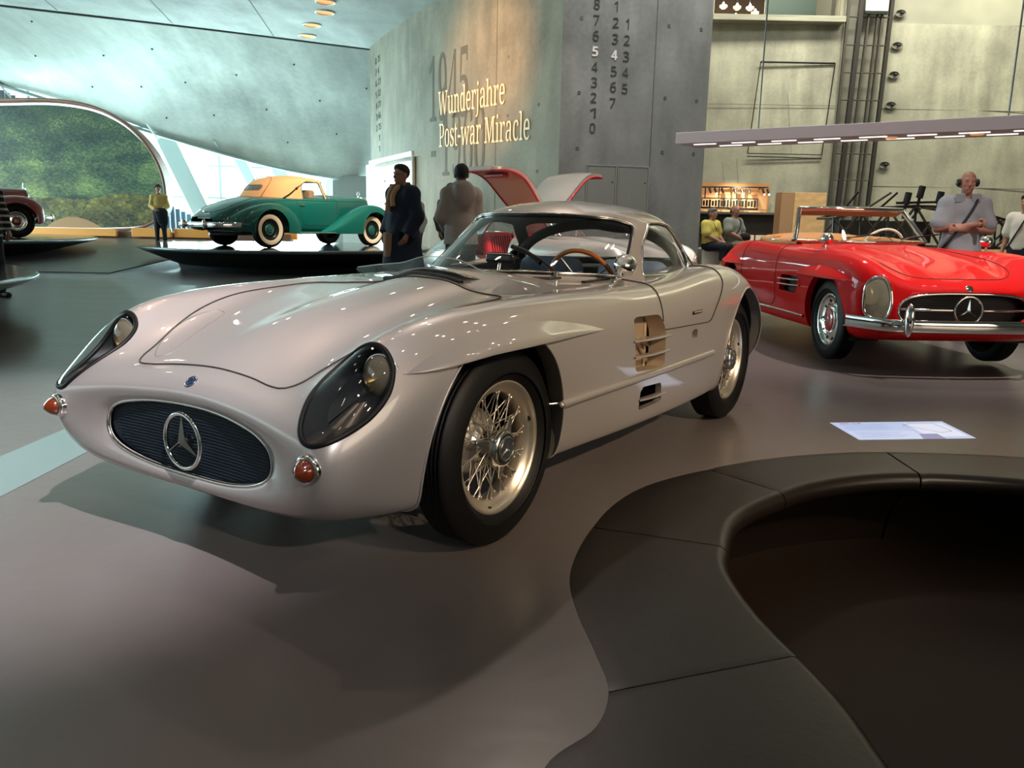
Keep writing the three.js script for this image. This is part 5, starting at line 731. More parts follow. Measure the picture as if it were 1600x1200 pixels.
  for (const [cx, r] of [[.02, .395], [-2.39, .395]]) for (const sg of [-1, 1]) mesh('wheel_housing', split(join([new THREE.CylinderGeometry(r, r, .24, 32, 1, true).rotateX(Math.PI / 2).translate(cx, .34, sg * .60), new THREE.CircleGeometry(r, 32).translate(cx, .34, sg * .48)]), (x, y, z) => .21 - y).neg, std(0x140f0d, .8), car);
  placeWheels(car, [[0, .335, .68], [0, .335, -.68], [-2.4, .335, .70], [-2.4, .335, -.70]], () => discWheel(.335, .16, .215, { cap: capColor, slots: true }));
  const tan = std(0xb47a45, .6), tub = open ? std(0x9a6a3e, .7) : std(0xd01225, .6);
  mesh('cockpit_tub', [mv(new THREE.BoxGeometry(1.5, .02, 1.2), -1.7, .40, 0), mv(new THREE.BoxGeometry(.02, .5, 1.3), -1.0, .66, 0), mv(new THREE.BoxGeometry(.02, .5, 1.2), -2.28, .64, 0), mv(new THREE.BoxGeometry(1.3, .28, .02), -1.65, .52, .66), mv(new THREE.BoxGeometry(1.3, .28, .02), -1.65, .52, -.66)], tub, car);
  for (const z of [-.33, .33]) { const s = new THREE.Group(); s.name = 'seat'; car.add(s); s.position.set(-1.95, .45, z); const sm = open ? tan : std(0xe8203a, .5); mesh('backrest', mv(box(.16, .55, .5, 0, .26, 0, .07), 0, 0, 0, 0, 0, .25), sm, s); mesh('cushion', box(.5, .14, .5, .32, .04, 0, .06), sm, s); const pl = []; for (let k = -4; k <= 4; k++) pl.push(mv(box(.02, .40, .012, .085, .27, k * .042, .005), 0, 0, 0, 0, 0, .25)); mesh('seat_pleat', pl, open ? std(0x8a5a30, .7) : std(0x3a0a10, .6), s); }
  mesh('dashboard', box(.16, .12, 1.24, -1.08, .86, 0, .04), open ? tan : std(0xc01022, .5), car);
  { const w = new THREE.Group(); w.name = 'steering_wheel'; car.add(w); w.position.set(-1.36, .90, -.33); w.rotation.order = 'YXZ'; w.rotation.y = Math.PI / 2; w.rotation.x = .4; mesh('rim', new THREE.TorusGeometry(.205, .013, 10, 56), std(0xe6ddc8, .35), w); mesh('wheel_spokes', [rod([-.2, 0, 0], [.2, 0, 0], .008), rod([0, 0, 0], [0, -.2, 0], .008), rod([0, 0, 0], [0, 0, .3], .02), new THREE.TorusGeometry(.12, .005, 8, 40)], M.chrome, w); }
  if (open) {
    // screen frame, padded rim and folded-top cover
    const arc = (x0, y, w, sag, n = 16) => Array.from({ length: n + 1 }, (_, k) => { const t = k / n * 2 - 1; return V(x0 - sag * t * t, y, w * t); });
    const bot = arc(-.96, .965, .64, .17), topA = arc(-1.30, 1.275, .52, .10), gl = strip(bot, topA);
    mesh('windscreen', [gl, inset(gl, .005)], M.glass, car);
    mesh('screen_frame', [tube(topA, .024, false, 40, 8), tube([bot[0], bot[0].clone().lerp(topA[0], .5), topA[0]], .024, false, 20, 8), tube([bot[16], bot[16].clone().lerp(topA[16], .5), topA[16]], .024, false, 20, 8), tube(bot, .014, false, 40, 8)], M.chrome, car);
    mesh('header_pad', flange(topA.map(q => q.clone().add(V(.0, -.02, 0))), q => V(q.x - .09, q.y - .045, q.z * .97)), std(0xb06a38, .6), car);
    const rim = [[-1.12, .945, .60], [-1.3, .945, .665], [-1.6, .945, .685], [-1.9, .965, .66], [-2.06, .975, .48], [-2.12, .985, 0], [-2.06, .975, -.48], [-1.9, .965, -.66], [-1.6, .945, -.685], [-1.3, .945, -.665], [-1.12, .945, -.60]];
    mesh('cockpit_rim', tube(rim, .038, false, 80, 10), std(0xc98a4b, .55), car);
    mesh('top_cover', mv(ell(.30, .085, .62, -2.20, .955, 0, 32, 16)), std(0xc98a4b, .6), car);
    mesh('side_glass_rail', [tube([[-1.16, .965, .655], [-1.5, .968, .70], [-1.95, .975, .69]], .012), tube([[-1.16, .965, -.655], [-1.5, .968, -.70], [-1.95, .975, -.69]], .012)], M.chrome, car);
    for (const sg of [-1, 1]) { const m = new THREE.Group(); m.name = 'wing_mirror'; car.add(m); const q = hit(body, [-.25, 2, .70 * sg], [0, -1, 0]); m.position.set(-.25, q.y, .70 * sg); mesh('stalk', rod([0, 0, 0], [0, .045, 0], .009), M.chrome, m); mesh('mirror_shell', ell(.055, .05, .055, 0, .085, 0), M.chrome, m); if (sg > 0) m.visible = true; }
    for (const z of [-.28, .25]) { const w = new THREE.Group(); w.name = 'wiper'; car.add(w); mesh('arm', tube([[-.90, .975, z], [-1.0, 1.01, z - .12], [-1.03, 1.03, z - .26]], .006), M.chrome, w); mesh('blade', rod([-1.0, 1.0, z - .05], [-1.05, 1.05, z - .44], .007), M.rubber, w); }
  } else {
    const rows = [
      [[-.94, .93, 0], [-.97, .93, .22], [-1.05, .92, .42], [-1.18, .90, .60], [-1.5, .89, .69], [-1.85, .90, .69], [-2.15, .92, .60], [-2.45, .93, .42], [-2.7, .92, .2], [-2.78, .915, 0]],
      [[-1.20, 1.10, 0], [-1.22, 1.10, .2], [-1.28, 1.09, .38], [-1.36, 1.08, .53], [-1.55, 1.08, .60], [-1.8, 1.08, .59], [-2.0, 1.08, .52], [-2.18, 1.08, .36], [-2.32, 1.07, .18], [-2.36, 1.07, 0]],
      [[-1.38, 1.23, 0], [-1.39, 1.228, .18], [-1.43, 1.222, .32], [-1.48, 1.215, .44], [-1.6, 1.21, .49], [-1.78, 1.21, .48], [-1.9, 1.21, .42], [-2.02, 1.205, .3], [-2.1, 1.2, .15], [-2.13, 1.2, 0]],
      [[-1.52, 1.285, 0], [-1.53, 1.284, .12], [-1.55, 1.28, .2], [-1.58, 1.278, .27], [-1.64, 1.275, .3], [-1.74, 1.274, .29], [-1.82, 1.272, .25], [-1.88, 1.27, .18], [-1.92, 1.268, .09], [-1.93, 1.267, 0]],
      [[-1.70, 1.30, 0], [-1.70, 1.30, .005], [-1.701, 1.30, .01], [-1.702, 1.30, .01], [-1.71, 1.30, .012], [-1.72, 1.30, .012], [-1.73, 1.30, .01], [-1.735, 1.30, .01], [-1.74, 1.30, .005], [-1.74, 1.30, 0]]];
    const cab = loft(rows, 9, 9, {}), wsP = polyDist(roundPoly([[-1.20, .93], [-1.44, 1.19], [-1.36, 1.215], [-.6, 1.25], [-.6, .95]], .03)), dP = polyDist(roundPoly([[-1.25, .80], [-1.50, 1.20], [-1.52, 1.4], [-1.85, 1.4], [-1.97, 1.12], [-1.99, .80]], .04)), rP = polyDist(roundPoly([[-2.12, 1.15], [-2.05, 1.185], [-2.8, 1.1], [-2.8, .97], [-2.3, .96]], .03));
    let c = split(cab, (x, y) => wsP(x, y)); const ws = c.neg, wl = c.loops; c = split(c.pos, (x, y, z) => Math.max(dP(x, y), .10 - Math.abs(z))); const dl = c.loops; c = split(c.pos, (x, y) => rP(x, y)); const rg = c.neg, rl = c.loops;
    mesh('roof', c.pos, paint, car); mesh('roof_lining', inset(c.pos, .015), std(0xc9b9a8, .8), car); mesh('windscreen', ws, M.glass, car); mesh('rear_window', rg, M.glass, car); mesh('window_frame', [...wl, ...rl].map(l => edgeTube(l, .012, 0, 8)), M.chrome, car); mesh('door_frame', dl.map(l => edgeTube(l, .012, -.004, 8)), std(0x9a0c1c, .5), car);
    // lifted doors hinged along the roof
    for (const sg of [-1, 1]) {
      const dr = new THREE.Group(); dr.name = 'gull_door'; car.add(dr); dr.position.set(-1.62, 1.30, .10 * sg);
      const sec = [[.0, .0], [.16, .14], [.29, .28], [.42, .40], [.56, .47], [.72, .50], [.88, .49]]; const outR = [], inR = [];
      sec.forEach(([o, h], i) => { const wd = .34 + .06 * Math.sin(i / 6 * Math.PI); const ro = [], ri = []; for (let k = 0; k <= 6; k++) { const t = k / 6 * 2 - 1; ro.push([wd * t - .02 * i * .3, h + .012 + .02 * (1 - t * t), o * sg]); ri.push([(wd - .015) * t - .02 * i * .3, h - .035, (o + .03) * sg]); } outR.push(ro); inR.push(ri); });
      const a = loft(outR, 4, 4, { mirror: false, tight: 1 }), b = loft(inR, 4, 4, { mirror: false, tight: 1 }); const ring = (R) => [...R[0], ...R.slice(1, -1).map(r => r[6]), ...R[6].slice().reverse(), ...R.slice(1, -1).reverse().map(r => r[0])].map(p => V(...p));
      mesh('door_skin', a, paint, dr); mesh('door_lining', b, std(0xc08468, .55), dr); const e = strip(ring(outR), ring(inR), true); mesh('door_edge', e, paint, dr); mesh('door_frame', tube(ring(inR), .014, true, 90, 6), std(0xa01020, .5), dr);
      mesh('armrest', box(.4, .05, .10, 0, .41, .62 * sg, .02), std(0xb01322, .5), dr);
    }
  }
  return car;
}
const redPaint = phy(0xc00608, .6, 0, { specularIntensity: .2, clearcoat: .35, clearcoatRoughness: .03 });
buildSL('roadster', 'bright red open two-seat roadster with tan interior, chrome bumper and large star grille', [3.39, .03, -6.80], -1.535, redPaint, phy(0xb01012, .2, 0, { clearcoat: 1 }), true);
const silver2 = phy(0xb9b2ac, .28, .5, { clearcoat: 1, clearcoatRoughness: .05 });
// ---- upright cabriolet with separate wings
function buildCabrio(name, label, pos, turn, paint, o) {
  const car = thing(name, label, 'car', pos, turn);
  const ring = (x, a) => a.map(([y, z]) => [x, y, z]);
  const R = .365, rows = [
    ring(.34, [[.42, 0], [.42, .16], [.44, .22], [.55, .25], [.72, .27], [.88, .28], [1.0, .27], [1.06, .22], [1.085, .12], [1.09, 0]]),
    ring(.26, [[.40, 0], [.40, .18], [.43, .25], [.55, .28], [.72, .30], [.88, .31], [1.01, .295], [1.075, .24], [1.10, .13], [1.105, 0]]),
    ring(-.2, [[.32, 0], [.32, .28], [.36, .40], [.52, .43], [.72, .44], [.88, .44], [1.0, .42], [1.08, .34], [1.115, .18], [1.12, 0]]),
    ring(-.8, [[.30, 0], [.30, .36], [.34, .58], [.5, .63], [.7, .645], [.88, .64], [.99, .61], [1.075, .50], [1.125, .26], [1.135, 0]]),
    ring(-1.1, [[.30, 0], [.30, .38], [.34, .66], [.5, .71], [.7, .725], [.88, .72], [.985, .69], [1.05, .58], [1.10, .3], [1.11, 0]]),
    ring(-1.7, [[.30, 0], [.30, .40], [.34, .68], [.5, .735], [.7, .755], [.88, .75], [.98, .72], [1.03, .62], [1.06, .32], [1.07, 0]]),
    ring(-2.3, [[.32, 0], [.32, .42], [.36, .66], [.5, .73], [.7, .755], [.87, .745], [.97, .71], [1.02, .61], [1.05, .32], [1.06, 0]]),
    ring(-2.8, [[.34, 0], [.34, .42], [.38, .62], [.5, .68], [.68, .705], [.83, .70], [.93, .66], [.99, .56], [1.03, .3], [1.04, 0]]),
    ring(-3.3, [[.38, 0], [.38, .38], [.41, .54], [.5, .60], [.63, .62], [.74, .61], [.83, .57], [.885, .48], [.93, .26], [.94, 0]]),
    ring(-3.7, [[.42, 0], [.42, .32], [.44, .44], [.5, .50], [.57, .515], [.64, .50], [.69, .46], [.73, .38], [.76, .2], [.765, 0]]),
    ring(-3.92, [[.46, 0], [.46, .2], [.465, .3], [.49, .35], [.52, .36], [.55, .35], [.57, .32], [.59, .26], [.60, .13], [.60, 0]])];
  const body = loft(rows, 8, 7, {}); mesh('body', body, paint, car);
  mesh('panel_gap_shade', split(body, (x, y, z) => Math.max(polyBoot(x, z), .5 - y)).loops.map(l => edgeTube(l, .004, -.001)), std(0x26241f, .8), car);  // shade of the boot lid gap, laid on as a dark tube
  const dP = polyDist(roundPoly([[-1.0, 1.02], [-1.02, .46], [-1.95, .46], [-2.12, .75], [-2.14, 1.02]], .08)); mesh('panel_gap_shade', split(body, (x, y, z) => Math.max(dP(x, y), .5 - Math.abs(z))).loops.map(l => edgeTube(l, .004, -.001)), std(0x26241f, .8), car);  // same dark tube for the shade of the door gap
  for (const sg of [-1, 1]) {
    const fz = .70, wing = (list, nm, cx) => { const rr = list.map(([x, yt, yb, w, zc]) => [[x, yb, zc - w], [x, (yb + yt) / 2 + .1, zc - w], [x, yt - .05, zc - w * .8], [x, yt, zc - w * .2], [x, yt - .01, zc + w * .35], [x, yt - .07, zc + w * .8], [x, (yb + yt) / 2, zc + w], [x, yb, zc + w * .92]].map(q => [q[0], q[1], q[2] * sg])); let g = loft(rr, 6, 5, { mirror: false, tight: 1 }); if (sg < 0) g = flipIndex(g); const s = split(g, (x, y, z) => Math.max(Math.hypot(x - cx, y - .37) - .405, .62 - Math.abs(z))); mesh(nm, s.pos, paint, car); mesh('wing_edge', s.loops.map(l => edgeTube(l, .008, 0)), paint, car); };
    wing([[.56, .60, .42, .10, fz - .04], [.54, .72, .36, .17, fz - .03], [.42, .84, .30, .20, fz], [.2, .915, .28, .215, fz + .01], [-.05, .93, .28, .215, fz + .01], [-.35, .88, .28, .21, fz + .01], [-.7, .74, .28, .19, fz + .01], [-1.0, .58, .28, .17, fz + .01], [-1.3, .42, .28, .15, fz + .02], [-1.5, .34, .28, .13, fz + .02]], 'front_wing', 0);
    wing([[-2.06, .40, .30, .06, fz + .02], [-2.16, .62, .30, .13, fz + .02], [-2.4, .82, .29, .19, fz + .02], [-2.75, .90, .29, .215, fz + .02], [-3.1, .86, .30, .21, fz + .01], [-3.45, .74, .32, .18, fz - .04], [-3.72, .58, .36, .13, fz - .12], [-3.86, .46, .40, .06, fz - .2]], 'rear_wing', -2.9);
    mesh('running_board', box(1.0, .05, .26, -1.72, .305, .74 * sg, .02), paint, car); mesh('board_trim', rod([-1.2, .30, .875 * sg], [-2.2, .30, .875 * sg], .012), M.chrome, car);
    mesh('belt_trim', tube([[.2, 1.01], [-.4, 1.0], [-1.0, .985], [-1.7, .975], [-2.3, .965], [-2.8, .925], [-3.3, .82]].map(([x, y]) => { const q = hit(body, [x, y, 2 * sg], [0, 0, -sg]); return V(x, y, q ? q.z : .5 * sg); }), .009, false, 40, 6), o.trim || paint, car);
    mesh('door_handle', rod([-1.95, .87, .765 * sg], [-2.09, .87, .765 * sg], .012), M.chrome, car);
    const h = new THREE.Group(); h.name = 'headlight'; car.add(h); h.position.set(.40, .80, .52 * sg); mesh('lamp_shell', lathe([[.001, -.2], [.06, -.17], [.10, -.08], [.115, 0]], 32).rotateZ(-Math.PI / 2), paint, h); mesh('lamp_glass', lathe([[.001, .03], [.06, .022], [.11, 0]], 32).rotateZ(-Math.PI / 2), phy(0xf0ead8, .1, 0, { transmission: .5, thickness: 0 }), h); mesh('lamp_rim', new THREE.TorusGeometry(.112, .01, 8, 40).rotateY(Math.PI / 2), M.chrome, h);
    mesh('tail_light', ell(.03, .05, .03, -3.72, .56, .60 * sg), phy(0x8a0d0a, .1, 0, { clearcoat: 1 }), car);
  }
  const bumper = (x0, dir, nm) => { const b = []; for (let k = 0; k <= 16; k++) { const z = -.88 + k / 16 * 1.76, x = x0 - dir * (.12 * (z / .88) ** 2 + .34 * smooth(.62, .88, Math.abs(z))); b.push([[x, .50, z], [x + dir * .018, .475, z], [x + dir * .022, .44, z], [x + dir * .014, .405, z], [x, .39, z]]); } mesh(nm, loft(b, 4, 4, { mirror: false, tight: 1 }), M.chrome, car); for (const z of [-.34, .34]) mesh('overrider', ell(.04, .10, .035, x0 + dir * .02, .46, z), M.chrome, car); };
  bumper(.78, 1, 'front_bumper'); bumper(-4.08, -1, 'rear_bumper'); mesh('bumper_bracket', [rod([.3, .42, .3], [.78, .44, .34], .02), rod([.3, .42, -.3], [.78, .44, -.34], .02), rod([-3.6, .45, .3], [-4.06, .45, .34], .02), rod([-3.6, .45, -.3], [-4.06, .45, -.34], .02)], M.dark, car);
  mesh('radiator_frame', [tube([[.36, .44, -.2], [.355, .72, -.27], [.36, 1.0, -.26], [.365, 1.09, -.12], [.37, 1.11, 0], [.365, 1.09, .12], [.36, 1.0, .26], [.355, .72, .27], [.36, .44, .2]], .022, true, 70, 8)], M.chrome, car); const gr = []; for (let k = -6; k <= 6; k++) gr.push(rod([.35, .47, k * .035], [.35, 1.04 - Math.abs(k) * .008, k * .037], .005)); mesh('radiator_bars', gr, M.chrome, car);
  const ms = mesh('mascot_star', starGeo(.05, .008, .12), M.chrome, car); ms.position.set(.33, 1.19, 0); ms.rotation.y = Math.PI / 2; mesh('mascot_post', rod([.33, 1.09, 0], [.33, 1.15, 0], .012), M.chrome, car);
  mesh('number_plate', box(.012, .12, .42, -3.86, .62, 0, .004), std(0x101014, .4), car); mesh('plate_lamp', ell(.03, .025, .06, -3.84, .70, 0), M.chrome, car);
  placeWheels(car, [[0, R, .72], [0, R, -.72], [-2.9, R, .74], [-2.9, R, -.74]], () => discWheel(R, .165, .205, { white: o.white, cap: o.cap || paint, ring: o.ring || M.chrome }));
  mesh('under_tray', box(3.6, .05, 1.1, -1.6, .33, 0, 0), M.black, car); mesh('exhaust', rod([-2.4, .27, .3], [-4.0, .27, .34], .03), M.steel, car); mesh('axle', [rod([0, R, -.6], [0, R, .6], .04), rod([-2.9, R, -.6], [-2.9, R, .6], .05)], M.dark, car);
  // folding top, screen, windows
  const top = [
    [[-1.0, 1.05, 0], [-1.02, 1.04, .3], [-1.08, 1.02, .56], [-1.22, 1.0, .66], [-1.8, .985, .69], [-2.2, .98, .68], [-2.5, .985, .60], [-2.75, 1.0, .40], [-2.86, 1.01, .2], [-2.90, 1.01, 0]],
    [[-1.10, 1.22, 0], [-1.12, 1.21, .3], [-1.17, 1.2, .53], [-1.28, 1.19, .61], [-1.8, 1.18, .64], [-2.15, 1.17, .63], [-2.42, 1.17, .54], [-2.62, 1.18, .36], [-2.72, 1.18, .18], [-2.75, 1.18, 0]],
    [[-1.22, 1.40, 0], [-1.23, 1.395, .28], [-1.27, 1.385, .49], [-1.36, 1.375, .56], [-1.8, 1.38, .58], [-2.08, 1.37, .56], [-2.28, 1.36, .47], [-2.44, 1.36, .32], [-2.52, 1.36, .16], [-2.54, 1.36, 0]],
    [[-1.34, 1.455, 0], [-1.35, 1.452, .22], [-1.39, 1.445, .37], [-1.46, 1.443, .42], [-1.8, 1.46, .43], [-2.0, 1.45, .41], [-2.13, 1.44, .34], [-2.23, 1.435, .23], [-2.28, 1.43, .12], [-2.29, 1.43, 0]],
    [[-1.6, 1.495, 0], [-1.61, 1.495, .08], [-1.63, 1.494, .14], [-1.67, 1.494, .17], [-1.8, 1.495, .18], [-1.88, 1.494, .17], [-1.94, 1.492, .14], [-1.98, 1.49, .1], [-2.0, 1.488, .05], [-2.01, 1.488, 0]],
    [[-1.78, 1.502, 0], [-1.78, 1.502, .002], [-1.781, 1.502, .003], [-1.785, 1.502, .004], [-1.79, 1.502, .004], [-1.80, 1.502, .004], [-1.81, 1.502, .003], [-1.815, 1.502, .002], [-1.82, 1.502, .001], [-1.82, 1.502, 0]]];
  const cab = loft(top, 8, 7, {}), wP = polyDist(roundPoly([[-1.24, 1.02], [-1.36, 1.36], [-1.30, 1.375], [-.8, 1.42], [-.8, 1.05]], .03)), sP = polyDist(roundPoly([[-1.30, 1.0], [-1.42, 1.365], [-1.78, 1.375], [-1.92, 1.28], [-1.94, 1.0]], .04)), rP = polyDist(roundPoly([[1.16, -.26], [1.16, .26], [1.265, .25], [1.265, -.25]].map(p => [p[1], p[0]]), .04));
  let c = split(cab, (x, y) => wP(x, y)); const ws = c.neg, wl = c.loops; c = split(c.pos, (x, y, z) => Math.max(sP(x, y), .3 - Math.abs(z))); const sw = c.neg, sl = c.loops; c = split(c.pos, (x, y, z) => Math.max(rP(z, y), x + 2.3)); const rw = c.neg, rl = c.loops;
  const cloth = std(o.top, .85); mesh('folding_top', c.pos, cloth, car); mesh('top_lining', inset(c.pos, .02), std(0x6b5a48, .9), car); mesh('windscreen', ws, M.glass, car); for (const q of [-1, 1]) mesh('side_window', split(sw, (x, y, z) => -z * q).neg, M.glass, car); mesh('rear_window', rw, phy(0x9aa3a0, .05, 0, { transmission: .7, thickness: 0 }), car);
  mesh('window_frame', [...wl.map(l => edgeTube(l, .012)), ...sl.map(l => edgeTube(l, .010))], M.chrome, car); mesh('rear_window_edge', rl.map(l => edgeTube(l, .010)), std(0x7a5638, .8), car);
  for (const sg of [-1, 1]) mesh('landau_bar', [tube([[-1.85, 1.33, .59 * sg], [-2.05, 1.22, .63 * sg], [-2.25, 1.10, .655 * sg], [-2.42, 1.01, .65 * sg]], .013), ell(.03, .03, .02, -2.05, 1.22, .635 * sg)], std(0x2a211b, .4, .4), car);
  mesh('top_seam', [tube([[-2.44, 1.375, -.30], [-2.35, 1.44, -.2], [-2.33, 1.45, 0], [-2.35, 1.44, .2], [-2.44, 1.375, .30], [-2.64, 1.18, .37], [-2.80, 1.02, .40]], .006)], std(0x8a6340, .9), car);
  mesh('seat_row', [box(.18, .5, 1.2, -2.05, 1.0, 0, .07), box(.16, .45, .5, -1.55, .98, .3, .06), box(.16, .45, .5, -1.55, .98, -.3, .06)], std(0x8a6a4a, .8), car);
  const sw2 = mesh('steering_wheel', new THREE.TorusGeometry(.2, .013, 8, 40), std(0xe0d8c8, .4), car); sw2.position.set(-1.36, 1.08, -.32); sw2.rotation.set(0, Math.PI / 2 - .1, 0);
  return car;
}
const polyBoot = polyDist(soft([[-2.95, 0], [-2.97, .36], [-3.3, .42], [-3.7, .34], [-3.84, 0], [-3.7, -.34], [-3.3, -.42], [-2.97, -.36]], true, 60));
const greenPaint = phy(0x005b52, .45, .1, { specularIntensity: .5, clearcoat: 1, clearcoatRoughness: .03 });
buildCabrio('cabriolet', 'dark green cabriolet with tan folding top and whitewall tyres on a raised round plinth', [-3.953, .5, -19.45], .955, greenPaint, { top: 0xd79c66, white: true, cap: greenPaint, ring: std(0x0c1f1c, .35, .3) });
const wine = phy(0x7a1018, .3, .1, { clearcoat: 1, clearcoatRoughness: .03 });
buildCabrio('touring_car', 'dark red car nose and front wheel on a plinth at the left edge', [-11.72, .55, -19.0], .72, wine, { top: 0x3a2a22, white: false, cap: wine });
buildSL('gull_door_coupe', 'silver coupe with both roof-hinged doors lifted and red interior, behind the racing coupe', [1.35, .0, -10.2], -.85, silver2, M.chrome, false);
// ------------------------------------------------------------------ people
// smooth surface of a signed-distance function on a grid (naive surface nets)
function nets(f, lo, hi, cell) {
  const n = lo.map((v, k) => Math.max(2, Math.ceil((hi[k] - v) / cell) + 1)), [nx, ny, nz] = n, F = new Float32Array(nx * ny * nz), id = (i, j, k) => i + nx * (j + ny * k);
  for (let k = 0; k < nz; k++) for (let j = 0; j < ny; j++) for (let i = 0; i < nx; i++) F[id(i, j, k)] = f(lo[0] + i * cell, lo[1] + j * cell, lo[2] + k * cell);
  const vi = new Int32Array(nx * ny * nz).fill(-1), pos = [], ind = [];
  for (let k = 0; k < nz - 1; k++) for (let j = 0; j < ny - 1; j++) for (let i = 0; i < nx - 1; i++) {
    let c = 0, x = 0, y = 0, z = 0; const v = []; for (let q = 0; q < 8; q++) v.push(F[id(i + (q & 1), j + ((q >> 1) & 1), k + (q >> 2))]);
    for (let a = 0; a < 8; a++) for (let b = 0; b < 3; b++) { const e = a | (1 << b); if (e === a) continue; if ((v[a] < 0) !== (v[e] < 0)) { const t = v[a] / (v[a] - v[e]); c++; x += (a & 1) + (b === 0 ? t : 0); y += ((a >> 1) & 1) + (b === 1 ? t : 0); z += (a >> 2) + (b === 2 ? t : 0); } }
    if (c) { vi[id(i, j, k)] = pos.length / 3; pos.push(lo[0] + (i + x / c) * cell, lo[1] + (j + y / c) * cell, lo[2] + (k + z / c) * cell); }
  }
  const quad = (a, b, c, d, flip) => { if (a < 0 || b < 0 || c < 0 || d < 0) return; flip ? ind.push(a, c, b, a, d, c) : ind.push(a, b, c, a, c, d); };
  for (let k = 1; k < nz - 1; k++) for (let j = 1; j < ny - 1; j++) for (let i = 1; i < nx - 1; i++) {
    const s = F[id(i, j, k)] < 0;
    if (s !== (F[id(i + 1, j, k)] < 0)) quad(vi[id(i, j - 1, k - 1)], vi[id(i, j, k - 1)], vi[id(i, j, k)], vi[id(i, j - 1, k)], !s);
    if (s !== (F[id(i, j + 1, k)] < 0)) quad(vi[id(i - 1, j, k - 1)], vi[id(i - 1, j, k)], vi[id(i, j, k)], vi[id(i, j, k - 1)], !s);
    if (s !== (F[id(i, j, k + 1)] < 0)) quad(vi[id(i - 1, j - 1, k)], vi[id(i, j - 1, k)], vi[id(i, j, k)], vi[id(i - 1, j, k)], !s);
  }
  const g = new THREE.BufferGeometry(); g.setAttribute('position', new THREE.Float32BufferAttribute(pos, 3)); g.setIndex(ind); g.computeVertexNormals(); return g;
}
const smin = (a, b, k) => { const h = Math.max(k - Math.abs(a - b), 0) / k; return Math.min(a, b) - h * h * k * .25; };
const cone = (a, b, ra, rb) => { const ex = b[0] - a[0], ey = b[1] - a[1], ez = b[2] - a[2], ll = ex * ex + ey * ey + ez * ez || 1e-9; return (x, y, z) => { const t = Math.min(1, Math.max(0, ((x - a[0]) * ex + (y - a[1]) * ey + (z - a[2]) * ez) / ll)); return Math.hypot(x - a[0] - ex * t, y - a[1] - ey * t, z - a[2] - ez * t) - (ra + (rb - ra) * t); }; };
const ellS = (c, r) => (x, y, z) => { const q = Math.hypot((x - c[0]) / r[0], (y - c[1]) / r[1], (z - c[2]) / r[2]); return (q - 1) * Math.min(...r); };
const uni = (list, k) => (x, y, z) => { let d = list[0](x, y, z); for (let i = 1; i < list.length; i++) d = smin(d, list[i](x, y, z), k); return d; };
